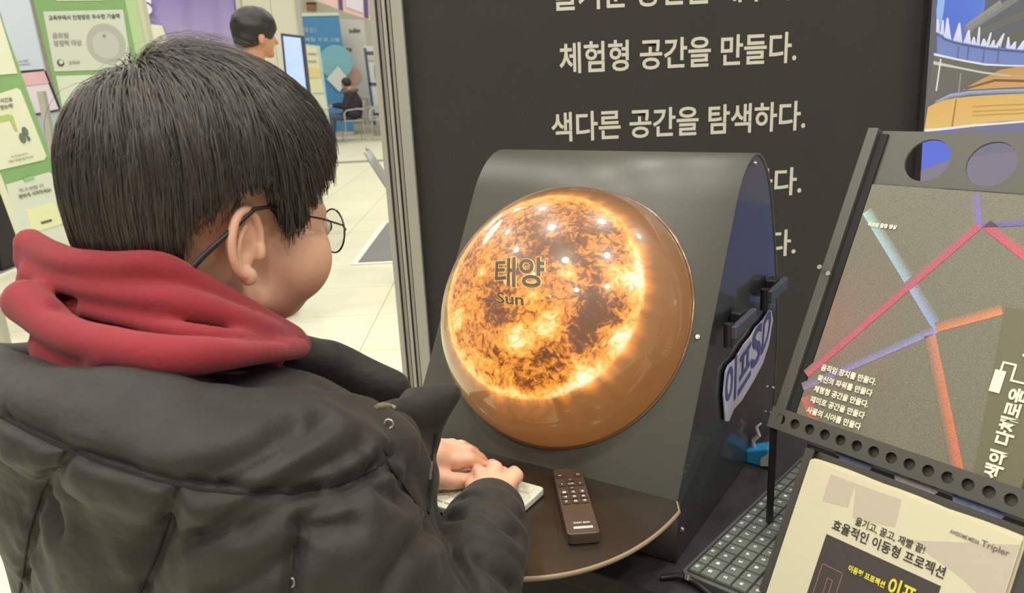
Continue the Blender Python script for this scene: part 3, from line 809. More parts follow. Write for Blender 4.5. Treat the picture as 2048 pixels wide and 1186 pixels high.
smoothen(g.out('tissue', mat('tissue_white', srgb(226, 226, 220), .8), pk), 60)
# dark cable bundle with a silver plug by the table edge
P1 = onz(1375, 1172, TZ)
cb = empty('cable_plug', P1, 'black cable with a silver plug at the table edge below the keyboard', 'cable')
q = [P1 + kU * a + kB * b + kZ * z for a, b, z in ((-.03, -.005, .004), (-.015, .004, .006), (0, .004, .008), (.02, -.004, .006), (.05, -.02, .004), (.09, -.04, .004))]
smoothen(G().tube(q, .0035, 8).out('cord', BLACK, cb), 80)
smoothen(G().cyl(P1 + kZ * .009, P1 + kZ * .015 + kB * .002, .004, 12).out('plug_tip', SCREW, cb), 40)

# ================================================================== hall behind
FWM = mat('far_hall_wall', srgb(214, 210, 190), .8, noise=.04, nscale=1.5)
o = G().abox(-14, 8, 22.5, 22.7, 0, 6).out('wall_far', FWM); props(o, kind='structure')
PANW = mat('white_partition', srgb(222, 219, 200), .6)
def px_plane(p0, n):
    n = nrm(n)
    if n @ (CAM - np.asarray(p0, float)) < 0: n = -n
    return (np.asarray(p0, float), n)
def PP(pl, x, y, off=0.0): return on(x, y, pl[0] + pl[1] * off, pl[1])
def panel(name, pl, pts, m, parent, th=.012, off=0.0):
    """solid sheet whose front lies in the plane"""
    return G().prism([PP(pl, x, y, off) for x, y in pts], -pl[1] * th).out(name, m, parent)
def card(name, pl, pts, m, parent, off=.003, th=.0025): return panel(name, pl, pts, m, parent, th, off)
def ptext(body, pl, a, b, c, m, parent, bold=.02, off=.005):
    A, B, C_ = (PP(pl, *q, off) for q in (a, b, c)); return lettering(body, A, B - A, C_ - A, m, parent, bold, off=.0005)
def disc(name, pl, x, y, r, m, parent, off=.004, th=.002, n=28):
    c = PP(pl, x, y, off); rr = np.linalg.norm(PP(pl, x + r, y, off) - c); a = nrm(np.cross(pl[1], kZ)); b = np.cross(pl[1], a)
    return G().prism([c + rr * (a * cos(t) + b * sin(t)) for t in np.linspace(0, 2 * pi, n, endpoint=False)], -pl[1] * th).out(name, m, parent)
GRN = mat('green_board', srgb(128, 168, 108), .6, noise=.06, nscale=3); GRL = mat('pale_green_strip', srgb(176, 200, 150), .6)
CRD = mat('pale_card', srgb(206, 214, 196), .6); CRD2 = mat('cream_card', srgb(220, 222, 196), .6); TG_ = mat('dark_grey_ink', srgb(86, 92, 84), .6); TL = mat('light_grey_ink', srgb(150, 156, 146), .6)
def stand_legs(parent, pts, r=.012):
    for a in pts: G().cyl(V(a[0], a[1], 0), V(a[0], a[1], a[2]), r, 8).out('leg', ALU, parent)

# board A, near left, seen side-on
pA = px_plane((-1.6, 0, 0), (1, 0, .15))
bA = empty('display_board', (-1.62, 2.9, 0), 'green display board at the left edge with cream cards, nearest the boy', 'board')
panel('board_panel', pA, [(-90, -60), (-31, -60), (168, 500), (230, 680), (90, 680), (40, 453), (0, 345), (-90, 100)], GRN, bA, .02)
panel('edge_strip', pA, [(-3, 345), (0, 345), (66, 520), (62, 521)], mat('cream_edge', srgb(218, 216, 190), .6), bA, .02, .001)
card('card', pA, [(-70, -50), (-12, -5), (35, 147), (-30, 152), (-60, 100)], CRD2, bA)
card('card', pA, [(-40, 196), (6, 185), (34, 176), (41, 180), (93, 312), (88, 320), (0, 340), (-20, 340)], CRD2, bA)
card('card', pA, [(13, 369), (98, 344), (104, 348), (166, 500), (50, 520)], CRD, bA)
card('phone_frame', pA, [(-20, 236), (18, 228), (26, 232), (36, 262), (30, 262), (20, 240), (-20, 248)], mat('lime_frame', srgb(176, 190, 110), .6), bA, .0045)
ptext('시간표', pA, (1, 206), (26, 203), (-1, 197), TG_, bA); ptext('한눈에!', pA, (2, 220), (27, 215), (0, 211), TG_, bA)
for x, y, r in ((51, 263, 5.5), (46, 276, 6), (58, 277, 3)): disc('icon_dot', pA, x, y, r, mat('icon_grey', srgb(104, 112, 98), .6), bA, .006)
ptext('시간표부터', pA, (22, 316), (56, 309), (20, 312), TL, bA); ptext('학사일정까지', pA, (19, 326), (67, 316), (17, 321), TL, bA)
card('tab', pA, [(47, 357), (66, 351), (70, 357), (50, 363)], mat('tab_green', srgb(150, 186, 142), .6), bA, .006)
ptext('학교생활 더', pA, (40, 385), (88, 374), (37, 378), TL, bA); ptext('편하게 시작하세요!', pA, (40, 398), (104, 383), (36, 390), TG_, bA)
card('inner_card', pA, [(54, 419), (104, 405), (110, 408), (128, 447), (70, 464), (64, 460)], mat('lemon_card', srgb(222, 224, 176), .6), bA, .005)
card('underline', pA, [(82, 444), (103, 438), (105, 442), (84, 448)], TG_, bA, .0065)
stand_legs(bA, [(-1.86, 2.5, .5), (-1.86, 3.4, .5)], .012)

# screens B behind it
pB = px_plane((-2.25, 0, 0), (1, 0, .15))
bB = empty('info_panel', (-2.3, 4.3, 0), 'pale blue and pink information panel between two green boards', 'panel')
panel('panel_case', pB, [(-40, -60), (46, -60), (92, 142), (146, 300), (190, 420), (120, 440), (40, 150)], mat('panel_grey', srgb(178, 186, 190), .5), bB, .03)
card('sheet', pB, [(-20, -50), (46, -50), (88, 138), (36, 142)], mat('pale_blue_print', srgb(200, 210, 222), .5), bB)
card('sheet', pB, [(40, 147), (88, 142), (119, 218), (72, 227)], mat('lilac_white_print', srgb(226, 212, 226), .5), bB)
card('pink_picture', pB, [(40, 147), (88, 142), (98, 166), (50, 172)], mat('pink_print', srgb(222, 178, 180), .6, noise=.15, nscale=8), bB, .006)
card('black_line', pB, [(36, 143), (88, 138), (89, 141), (37, 146)], DARKIN, bB, .006); card('black_line', pB, [(71, 227), (119, 218), (120, 221), (72, 230)], DARKIN, bB, .006)
card('black_line', pB, [(88, 142), (92, 141), (122, 217), (119, 219)], DARKIN, bB, .006)
ptext('AI 교육 플랫폼', pB, (33, 126), (57, 123), (32, 122), TL, bB); ptext('www.', pB, (34, 132), (63, 129), (33, 129), TL, bB)
card('brown_strip', pB, [(97, 292), (116, 288), (120, 298), (100, 304)], mat('brown_print', srgb(140, 110, 80), .6), bB, .005)
for y_ in (3.6, 4.9): G().abox(-2.45, -2.40, y_, y_ + .05, 0, .9).out('leg', ALU, bB)

# board C
pC = px_plane((0, 3.9, 0), (0, 1, 0))
bC = empty('display_board', (-1.75, 3.92, 0), 'green display board with a white certificate card and a round grey seal', 'board')
panel('board_panel', pC, [(52, -60), (250, -60), (345, 420), (172, 420)], GRN, bC, .03)
panel('edge_strip', pC, [(238, -60), (262, -60), (356, 420), (334, 420)], GRL, bC, .03, .002)
panel('frame_post', pC, [(262, -60), (271, -60), (366, 420), (357, 420)], mat('cream_post', srgb(196, 196, 170), .5), bC, .05, .006)
card('certificate_card', pC, [(86, 23), (246, 19), (264, 138), (109, 143)], mat('certificate_white', srgb(202, 206, 194), .6), bC)
card('card', pC, [(112, 152), (268, 147), (290, 262), (136, 268)], CRD, bC)
ptext('교육부에서 인정받은 우수한 기술력', pC, (98, 41), (240, 37), (96, 31), TG_, bC); ptext('글로벌', pC, (105, 77), (137, 76), (104, 66), TL, bC); ptext('경쟁력 대상', pC, (108, 93), (164, 91), (106, 81), TL, bC)
disc('seal', pC, 212, 88, 39, mat('seal_grey', srgb(172, 174, 166), .6), bC); disc('seal_centre', pC, 212, 90, 27, mat('seal_pale', srgb(186, 188, 180), .6), bC, .005)
disc('seal_mark', pC, 208, 72, 3, mat('seal_dark', srgb(130, 132, 126), .6), bC, .006)
disc('round_emblem', pC, 121, 126, 7, TG_, bC, .005); disc('emblem_centre', pC, 122, 124, 4, CRD, bC, .0065)
ptext('교육부', pC, (137, 130), (160, 129), (136, 122), TL, bC); card('green_heading', pC, [(112, -2), (206, -3), (207, 1), (113, 2)], CRD, bC)
for x_ in (-2.2, -1.6): G().abox(x_, x_ + .03, 3.935, 3.965, 0, 1.35).out('leg', ALU, bC)

# purple backdrop
pD = px_plane((0, 5.6, 0), (0, 1, 0))
bD = empty('fabric_banner', (-2.0, 5.62, 0), 'purple fabric banner with a white letter S behind the boards', 'banner')
vs, cs, fs = [], [], []
nx, ny = 40, 16; A, B, C_, D_ = (PP(pD, *q) for q in ((272, -60), (462, -60), (510, 300), (330, 300)))
for j in range(ny + 1):
    for i in range(nx + 1):
        a, b = i / nx, j / ny; p = (A * (1 - a) + B * a) * (1 - b) + (D_ * (1 - a) + C_ * a) * b
        p = p + V(0, .012 * sin(a * 19 + b * 3) + .010 * sin(a * 7 - b * 5), 0); vs.append(p)
        t = min(1, b * 2.2); cs.append(V(*srgb(112, 100, 166)) * (1 - t) + V(*srgb(170, 154, 194)) * t)
for j in range(ny):
    for i in range(nx): k = j * (nx + 1) + i; fs.append((k, k + nx + 1, k + nx + 2, k + 1))
b_ = build('banner_cloth', vs, fs, vcol_mat('purple_print', .7), bD, True, cols=cs); sd = b_.modifiers.new('t', 'SOLIDIFY'); sd.thickness = .004
ptext('S', pD, (283, 30), (305, 29), (281, -4), mat('banner_white', srgb(226, 220, 238), .6), bD, .05, .03)
g = G(); g.prism([PP(pD, *q, .03) for q in ((282, 46), (324, 51), (336, 84), (330, 130), (296, 130))], V(0, .003, 0)); g.out('picture_box', mat('package_white', srgb(214, 212, 196), .6, noise=.05, nscale=9), bD)
g = G(); g.prism([PP(pD, *q, .035) for q in ((300, 96), (318, 84), (326, 100), (322, 130), (302, 130))], V(0, .003, 0)); g.out('picture_hand', mat('package_peach', srgb(216, 186, 156), .6), bD)
for a, b in (((466, -60), (474, -60)), ((268, -60), (274, -60))):
    p0, p1 = PP(pD, *a), PP(pD, *b); G().abox(p0[0], p1[0], 5.58, 5.62, 0, p0[2]).out('pole', ALU, bD)
p0 = PP(pD, 268, -60); p1 = PP(pD, 474, -60); G().abox(p0[0], p1[0], 5.59, 5.61, p0[2] - .02, p0[2] + .01).out('crossbar', ALU, bD)

# white partition
pE = px_plane((0, 9.2, 0), (0, 1, 0))
x0, x1 = PP(pE, 470, 0)[0], PP(pE, 597, 60)[0]
bE = empty('partition_wall', ((x0 + x1) / 2, 9.25, 0), 'cream exhibition partition behind the standing man', 'partition')
for a, b in ((x0 - .8, x0 + .05), (x0 + .055, (x0 + x1) / 2 + .05), ((x0 + x1) / 2 + .055, x1)):
    G().abox(a, b, 9.2, 9.24, 0, 2.5).out('panel', PANW, bE)
G().abox(x0 - .8, x1 + .02, 9.18, 9.26, 2.5, 2.56).out('top_rail', ALU, bE); G().abox(x1, x1 + .04, 9.18, 9.26, 0, 2.5).out('post', ALU, bE)

# portrait monitor
pF = px_plane((0, 7.2, 0), (0, 1, 0))
mo = empty('monitor', PP(pF, 590, 400) * V(1, 1, 0), 'upright portrait monitor with a pale blue screen beside the standing man', 'monitor')
panel('monitor_case', pF, [(561, 66), (606, 72), (652, 480), (602, 480)], mat('dark_blue_case', srgb(62, 70, 92), .4), mo, .06)
SCB = mat('monitor_picture', srgb(168, 190, 224), .3, emit=.55, noise=.10, nscale=5)
panel('monitor_screen', pF, [(566, 72), (601, 76), (640, 420), (600, 420)], SCB, mo, .004, .003)
p0 = PP(pF, 610, 480); G().abox(p0[0] - .2, p0[0] + .2, 7.0, 7.4, 0, .03).out('base', DARKIN, mo); G().abox(p0[0] - .05, p0[0] + .05, 7.22, 7.28, .03, p0[2] + .05).out('pole', DARKIN, mo)

# cream leaning board
pG = px_plane((0, 15.5, 0), (.35, 1, 0))
bG = empty('display_board', PP(pG, 635, 300) * V(1, 1, 0), 'narrow cream board with yellow cards in front of the blue banner', 'board')
panel('board_panel', pG, [(606, 88), (637, 92), (664, 296), (640, 296)], mat('pale_teal_edge', srgb(186, 212, 204), .6), bG, .05)
for q, c in ((((609, 92), (634, 95), (648, 186), (622, 186)), (222, 220, 186)), (((624, 190), (649, 189), (655, 218), (630, 219)), (216, 220, 204)), (((631, 222), (655, 221), (662, 285), (640, 285)), (206, 214, 202))):
    card('card', pG, q, mat('board_card%d' % c[0], srgb(*c), .6), bG, .01)
for x_, y_ in ((641, 296), (663, 296)):
    q_ = PP(pG, x_, y_); G().abox(q_[0] - .03, q_[0] + .03, q_[1] + .051, q_[1] + .11, 0, q_[2] + .3).out('leg', ALU, bG)
card('yellow_picture', pG, ((616, 136), (639, 138), (643, 156), (618, 155)), mat('yellow_print', srgb(224, 206, 150), .6), bG, .02)
for y in (106, 121): card('text_line', pG, ((613 + y * .02, y), (632, y + 1), (633, y + 4), (614 + y * .02, y + 3)), TL, bG, .02)

# roll-up banners
def rollup(name, label, Y, q, cols, extra):
    pl = px_plane((0, Y, 0), (0, 1, 0)); bx = (PP(pl, *q[3]) + PP(pl, *q[2])) / 2
    r = empty(name, (bx[0], Y, 0), label, 'banner', 'roll-up banners along the far side')
    panel('banner_sheet', pl, q, cols, r, .01)
    z0 = min(PP(pl, *q[2])[2], PP(pl, *q[3])[2]); a, b = PP(pl, *q[3])[0], PP(pl, *q[2])[0]
    G().abox(a, b, Y - .1, Y + .12, 0, .10).out('base', ALU, r)
    G().cyl(V((a + b) / 2, Y + .03, .1), V((a + b) / 2, Y + .03, PP(pl, *q[0])[2]), .015, 8).out('pole', ALU, r)
    extra(pl, r); return r
def ex1(pl, r):
    ptext('진로 탐구', pl, (604, 65), (634, 67), (603, 54), mat('pale_blue_ink', srgb(160, 196, 212), .6), r, .02, .02)
    ptext('체험 프로그램', pl, (610, 83), (679, 84), (609, 75), mat('pale_blue_ink', srgb(160, 196, 212), .6), r, .02, .02)
    disc('teal_circle', pl, 672, 124, 33, mat('teal_print', srgb(120, 176, 190), .6), r, .02, .01)
    card('white_picture', pl, ((676, 132), (697, 158), (679, 184), (653, 158)), mat('picture_white', srgb(206, 212, 208), .6), r, .06, .01)
    card('top_strip', pl, ((598, 26), (677, 25), (678, 31), (599, 33)), CRD, r, .02)
rollup('rollup_banner', 'blue roll-up banner with a teal circle near the seated visitor', 19.2, [(599, 28), (677, 30), (708, 262), (640, 262)], mat('blue_banner', srgb(72, 134, 184), .6, noise=.06, nscale=2), ex1)
def ex2(pl, r):
    ptext('Indiler', pl, (699, 66), (722, 65), (698, 57), TG_, r, .03, .02); ptext('체험', pl, (690, 103), (704, 103), (689, 96), TG_, r, .03, .02)
    disc('peach_circle', pl, 706, 152, 17, mat('peach_print', srgb(214, 176, 158), .6, noise=.15, nscale=3), r, .02, .01)
    card('grey_base_print', pl, ((696, 196), (737, 196), (743, 246), (702, 246)), mat('pale_grey_print', srgb(170, 174, 164), .6), r, .02)
rollup('rollup_banner', 'white roll-up banner with a peach circle behind the seated visitor', 19.8, [(680, 38), (728, 40), (750, 256), (702, 256)], mat('white_banner', srgb(206, 206, 200), .6, noise=.03, nscale=2), ex2)
def ex3(pl, r):
    NV = mat('navy_print', srgb(74, 82, 122), .6)
    for q in (((727, 96), (732, 96), (752, 250), (747, 250)), ((732, 103), (768, 103), (769, 109), (733, 109)), ((738, 165), (772, 166), (773, 172), (739, 171)), ((746, 226), (777, 227), (777, 231), (747, 230))): card('navy_band', pl, q, NV, r, .02)
    card('photo', pl, ((748, 130), (770, 131), (772, 158), (751, 158)), mat('dim_photo', srgb(110, 114, 122), .6, noise=.3, nscale=6), r, .03)
    card('pink_heading', pl, ((735, 114), (768, 114), (769, 121), (736, 121)), mat('dusty_pink', srgb(196, 176, 168), .6), r, .03)
rollup('rollup_banner', 'white roll-up banner with navy bands next to the aluminium post', 19.0, [(728, 92), (772, 93), (790, 250), (750, 250)], mat('white_banner2', srgb(200, 206, 204), .6), ex3)

# hanging valance
pH = px_plane((0, 10.5, 0), (-.25, 1, 0))
va = empty('hanging_banner', PP(pH, 690, 0), 'pink and white hanging banner with purple dividers above the far stands', 'banner')
panel('banner_cloth', pH, [(610, -60), (790, -60), (782, 52), (750, 44), (735, 38), (690, 24), (660, 12), (628, 0), (612, -8)], mat('pink_cloth', srgb(224, 190, 190), .7), va, .01)
card('white_panel', pH, [(690, -60), (724, -60), (727, 26), (692, 14)], mat('white_cloth', srgb(214, 210, 220), .7), va, .01)
card('white_panel', pH, [(738, -60), (775, -60), (778, 40), (741, 30)], mat('white_cloth', srgb(214, 210, 220), .7), va, .01)
for q in (((672, -60), (681, -60), (686, 22), (678, 19)), ((725, -60), (733, -60), (737, 37), (729, 35))): card('purple_divider', pH, q, mat('purple_cloth', srgb(92, 74, 128), .7), va, .012)
for x in (630, 770):
    p = PP(pH, x, -60); G().cyl(p, p + V(0, 0, 3.0), .006, 6).out('hanging_cord', ALU, va)
sg = empty('wall_sign', PP(px_plane((0, 22.4, 0), (0, 1, 0)), 622, 12), 'small orange-brown sign high on the far hall wall', 'sign')
pS = px_plane((0, 22.4, 0), (0, 1, 0)); panel('sign_face', pS, [(613, 8), (630, 8), (631, 21), (614, 20)], mat('brown_sign', srgb(170, 122, 84), .6), sg, .1)
panel('sign_frame', pS, [(612, 5), (631, 5), (631, 8), (612, 8)], DARKIN, sg, .1, .01)

# floor mats, cable cover
def floor_mat(x0, x1, y0, y1, label):
    r = empty('floor_mat', ((x0 + x1) / 2, (y0 + y1) / 2, 0), label, 'mat')
    G().abox(x0, x1, y0, y1, .0005, .006).out('border', mat('mat_border', srgb(236, 236, 222), .6), r)
    G().abox(x0 + .05, x1 - .05, y0 + .05, y1 - .05, .0065, .010).out('mat_surface', mat('mat_grey', srgb(122, 124, 120), .9, noise=.08, nscale=40), r)
floor_mat(-1.19, .6, 5.80, 7.5, 'dark grey floor mat with a white border beside the aluminium post')
floor_mat(-6.2, -3.9, 4.8, 7.4, 'grey floor mat with a white border under the black cabinet')
cc2 = G().abox(-5, -1.4, 13.1, 13.22, .0005, .02).out('cable_cover', mat('cable_cover_grey', srgb(150, 150, 132), .7)); props(cc2, 'thin grey cable cover strip lying across the far floor', 'cable cover')
bl_ = empty('storage_cabinet', (-4.6, 6.4, .010), 'black cabinet on the grey mat at the left edge of the view', 'cabinet')
G().abox(-5.3, -3.98, 6.15, 6.7, .0115, 1.0).out('cabinet_body', mat('black_cabinet', srgb(24, 24, 28), .6), bl_, bevel=.01)
for x in (-5.28, -4.62): G().abox(x, x + .62, 6.13, 6.149, .05, .97).out('door', mat('black_door', srgb(30, 30, 34), .5), bl_)

# chairs
CHM = mat('grey_plastic_chair', srgb(150, 152, 148), .35)
def chair(loc, rz, label, m, grp=None, arms=False, s_=1.0, lean=.07):
    r = empty('armchair' if arms else 'chair', loc, label, 'chair', grp); c, s = cos(rz), sin(rz)
    def W(x, y, z): return V(*loc) + V((c * x - s * y) * s_, (s * x + c * y) * s_, z * s_)
    X, Y, Z = W(1, 0, 0) - V(*loc), W(0, 1, 0) - V(*loc), V(0, 0, 1)
    G().box(W(0, 0, .44), X * .22, Y * .21, Z * .012).out('seat', m, r, bevel=.008)
    g = G(); rows = []
    for j in range(7):
        t = j / 6; w_ = .20 * (1 - .35 * max(0, t - .75) * 2); rows.append([W(a * w_, .20 + lean * t - .03 * (1 - a * a), .47 + .38 * t) for a in np.linspace(-1, 1, 9)])
    k = [p for row in rows for p in row]; fs = [(j * 9 + i, j * 9 + i + 1, (j + 1) * 9 + i + 1, (j + 1) * 9 + i) for j in range(6) for i in range(8)]
    bk_ = build('backrest', k, fs, m, r, True); sd = bk_.modifiers.new('t', 'SOLIDIFY'); sd.thickness = .012
    for x in (-.19, .19):
        for y in (-.18, .19): G().tube([W(x, y, .44), W(x * 1.12, y * 1.12, 0)], .011 * s_, 8).out('leg', m, r)
    if arms:
        for x in (-.23, .23): smoothen(G().tube([W(x, .24, .66), W(x, .1, .68), W(x, -.14, .66), W(x, -.19, .60), W(x, -.19, .44)], .018, 8).out('armrest', m, r), 60)
    return r
q = at(748, 306, 5.25)
chair((q[0] + .37, q[1] - .0, 0), radians(98), 'grey plastic chair, its back peeking out from behind the aluminium post', CHM, None, False, 1.045, .20)
p16 = onz(702, 283, 0)
PALE = mat('pale_grey_chair', srgb(176, 178, 170), .5)
chair((p16[0] + .05, p16[1] + .1, 0), radians(-70), 'pale grey armchair on which the seated visitor sits', PALE, None, True)
chair((p16[0] + .78, p16[1] - .15, 0), radians(-40), 'pale grey armchair standing empty to the right of the seated visitor', PALE, None, True)
chair((p16[0] + .45, p16[1] + 1.1, 0), radians(-100), 'pale grey armchair behind the seated visitor', PALE, None, True)
tb = empty('side_table', (p16[0] - .75, p16[1] - .1, 0), 'white table with a cloth front before the seated visitor', 'table')
G().abox(p16[0] - 1.25, p16[0] - .42, p16[1] - .5, p16[1] + .4, .70, .73).out('tabletop', PANW, tb); G().abox(p16[0] - 1.2, p16[0] - .62, p16[1] - .45, p16[1] - .43, .1, .699).out('cloth_front', mat('white_drape', srgb(206, 210, 214), .7), tb)
for x in (-1.2, -.47):
    for y in (-.45, .35): G().cyl(V(p16[0] + x, p16[1] + y, 0), V(p16[0] + x, p16[1] + y, .70), .02, 8).out('leg', ALU, tb)


# ================================================================== the boy
def spl(P, n=5):
    """Catmull-Rom through rows of P"""
    P = np.asarray(P, float); Q = np.vstack([2 * P[0] - P[1], P, 2 * P[-1] - P[-2]]); out = []
    for i in range(1, len(Q) - 2):
        for k in range(n):
            t = k / n; out.append(.5 * (2 * Q[i] + (Q[i + 1] - Q[i - 1]) * t + (2 * Q[i - 1] - 5 * Q[i] + 4 * Q[i + 1] - Q[i + 2]) * t * t + (3 * Q[i] - Q[i - 1] - 3 * Q[i + 1] + Q[i + 2]) * t ** 3))
    out.append(Q[-2]); return np.array(out)


class Field:
    def __init__(s, lo, hi, h):
        s.h = h; s.lo = np.asarray(lo, float); n = np.ceil((np.asarray(hi, float) - s.lo) / h).astype(int) + 1
        s.n = n; s.big = 0.04; s.d = np.full(tuple(n), s.big, np.float32)
        s.ax = [(s.lo[i] + h * np.arange(n[i])).astype(np.float32) for i in range(3)]
    def sub(s, lo, hi, pad):
        sl = []
        for i in range(3):
            a = int(max(0, np.floor((lo[i] - pad - s.lo[i]) / s.h))); b = int(min(s.n[i], np.ceil((hi[i] + pad - s.lo[i]) / s.h) + 1))
            if b <= a: return None
            sl.append(slice(a, b))
        return tuple(sl)
    def comb(s, sl, e, k, op):
        d = s.d[sl]
        if op == 'sub': e = -e; s.d[sl] = np.maximum(d, e) if k <= 0 else (np.maximum(d, e) + np.maximum(k - np.abs(d - e), 0) ** 2 * .25 / k); return
        s.d[sl] = np.minimum(d, e) if k <= 0 else (np.minimum(d, e) - np.maximum(k - np.abs(d - e), 0) ** 2 * .25 / k)
    def cone(s, a, b, ra, rb=None, k=.01, op='add'):
        rb = ra if rb is None else rb; a = np.asarray(a, float); b = np.asarray(b, float); r = max(ra, rb)
        sl = s.sub(np.minimum(a, b) - r, np.maximum(a, b) + r, s.big + k)
        if sl is None: return s
        X, Y, Z = (s.ax[0][sl[0]][:, None, None] - a[0], s.ax[1][sl[1]][None, :, None] - a[1], s.ax[2][sl[2]][None, None, :] - a[2])
        ab = b - a; L2 = max(ab @ ab, 1e-12)
        t = np.clip((X * ab[0] + Y * ab[1] + Z * ab[2]) / L2, 0, 1)
        e = np.sqrt((X - t * ab[0]) ** 2 + (Y - t * ab[1]) ** 2 + (Z - t * ab[2]) ** 2) - (ra + (rb - ra) * t)
        s.comb(sl, e.astype(np.float32), k, op); return s
    def chain(s, P, R, k=.01, op='add'):
        R = np.broadcast_to(np.asarray(R, float), (len(P),))
        P = np.asarray(P, float); r = R.max(); sl = s.sub(P.min(0) - r, P.max(0) + r, s.big + k)
        if sl is None: return s
        X, Y, Z = s.ax[0][sl[0]][:, None, None], s.ax[1][sl[1]][None, :, None], s.ax[2][sl[2]][None, None, :]
        e = np.full((X.shape[0], Y.shape[1], Z.shape[2]), 9.0, np.float32); m = r + s.big + k; h = s.h
        for i in range(len(P) - 1):
            a, b = P[i], P[i + 1]; ab = b - a; L2 = max(ab @ ab, 1e-12); ss = []
            for j, A_ in enumerate((X.ravel(), Y.ravel(), Z.ravel())):
                lo, hi = min(a[j], b[j]) - m, max(a[j], b[j]) + m
                ss.append(slice(int(np.searchsorted(A_, lo)), int(np.searchsorted(A_, hi))))
            x, y, z = X[ss[0]] - np.float32(a[0]), Y[:, ss[1]] - np.float32(a[1]), Z[:, :, ss[2]] - np.float32(a[2])
            if 0 in (x.size, y.size, z.size): continue
            t = np.clip((x * np.float32(ab[0]) + y * np.float32(ab[1]) + z * np.float32(ab[2])) / np.float32(L2), 0, 1)
            d_ = np.sqrt((x - t * np.float32(ab[0])) ** 2 + (y - t * np.float32(ab[1])) ** 2 + (z - t * np.float32(ab[2])) ** 2) - (R[i] + (R[i + 1] - R[i]) * t)
            v_ = e[ss[0], ss[1], ss[2]]; np.minimum(v_, d_, out=v_)
        s.comb(sl, e, k, op)
        return s
    def ell(s, c, A, rad, k=.01, op='add'):
        """A = 3 unit axes (rows)"""
        c = np.asarray(c, float); A = np.asarray(A, float); rad = np.asarray(rad, float)
        ext = np.sqrt(((A * rad[:, None]) ** 2).sum(0)); sl = s.sub(c - ext, c + ext, s.big + k)
        if sl is None: return s
        X, Y, Z = (s.ax[0][sl[0]][:, None, None] - c[0], s.ax[1][sl[1]][None, :, None] - c[1], s.ax[2][sl[2]][None, None, :] - c[2])
        q = [(X * A[i][0] + Y * A[i][1] + Z * A[i][2]) for i in range(3)]
        k0 = np.sqrt(sum((q[i] / rad[i]) ** 2 for i in range(3))); k1 = np.sqrt(sum((q[i] / rad[i] ** 2) ** 2 for i in range(3))) + 1e-9
        s.comb(sl, (k0 * (k0 - 1) / k1).astype(np.float32), k, op); return s
    def mesh(s):
        g = vdb.FloatGrid(s.big); g.copyFromArray(s.d.astype(np.float32))
        p, q = g.convertToQuads(isovalue=0.0)
        return np.asarray(p, float) * s.h + s.lo, np.asarray(q).astype(np.int64)


def vnormals(v, q):
    n = np.zeros_like(v); fn = np.cross(v[q[:, 2]] - v[q[:, 0]], v[q[:, 3]] - v[q[:, 1]])
    for i in range(4): np.add.at(n, q[:, i], fn)
    return n / (np.linalg.norm(n, axis=1)[:, None] + 1e-12)


def relax(v, q, it=2, f=.5):
    cnt = np.zeros(len(v)); 
    for i in range(4): np.add.at(cnt, q[:, i], 2)
    for _ in range(it):
        a = np.zeros_like(v)
        for i in range(4):
            np.add.at(a, q[:, i], v[q[:, (i + 1) % 4]]); np.add.at(a, q[:, i], v[q[:, (i + 3) % 4]])
        v = v * (1 - f) + f * a / np.maximum(cnt, 1)[:, None]
    return v


_nr = np.random.default_rng(3)
_ND = [(nrm(_nr.normal(size=3)), _nr.uniform(0, 6.28)) for _ in range(64)]
def wob(P, freq, i0=0, n=7):
    """smooth pseudo noise about -1..1"""
    w_ = np.zeros(len(P)); q = P * freq
    for i in range(n):
        d, ph = _ND[(i0 + i) % 64]; d2, ph2 = _ND[(i0 + i + 23) % 64]
        w_ += np.sin(q @ d * (1 + .23 * i) + ph + 1.3 * np.sin(q @ d2 * .6 + ph2))
    return w_ / n * 1.6


def fmesh(name, v, q, m, parent, smooth=True, loc=None):
    me = bpy.data.meshes.new(name); pl = wloc(parent) if parent is not None else V(0, 0, 0)
    v = v - (pl if loc is None else V(*loc)); me.vertices.add(len(v)); me.vertices.foreach_set('co', v.ravel().astype(np.float32))
    n = len(q); me.loops.add(n * 4); me.loops.foreach_set('vertex_index', q.ravel().astype(np.int32))
    me.polygons.add(n); me.polygons.foreach_set('loop_start', (np.arange(n) * 4).astype(np.int32)); me.polygons.foreach_set('loop_total', np.full(n, 4, np.int32))
    me.update(calc_edges=True); me.validate()
    me.polygons.foreach_set('use_smooth', [True] * len(me.polygons))
    me.materials.append(m)
    o = bpy.data.objects.new(name, me); COL.objects.link(o)
    if parent is not None: o.parent = parent
    return o


def outward(v, q):
    vol = np.einsum('ij,ij->i', v[q[:, 0]], np.cross(v[q[:, 1]], v[q[:, 2]])).sum() + np.einsum('ij,ij->i', v[q[:, 0]], np.cross(v[q[:, 2]], v[q[:, 3]])).sum()
    return q if vol > 0 else q[:, ::-1]


boy = empty('person', (-.27, .62, 0), 'dark-haired boy with glasses in a black puffer jacket and red hood, typing at the kiosk', 'person')
SKIN = mat('skin', srgb(228, 178, 150), .48, sss=.25, noise=.05, nscale=30, bump=.05, bscale=700)
HC = V(-.256, .694, 1.248); th, ph_ = .748, .1225
hF = V(sin(th) * cos(ph_), cos(th) * cos(ph_), -sin(ph_)); hR = V(cos(th), -sin(th), 0); hU = np.cross(hR, hF); HA = np.array([hR, hF, hU])
def hl(x, y, z): return HC + hR * x + hF * y + hU * z

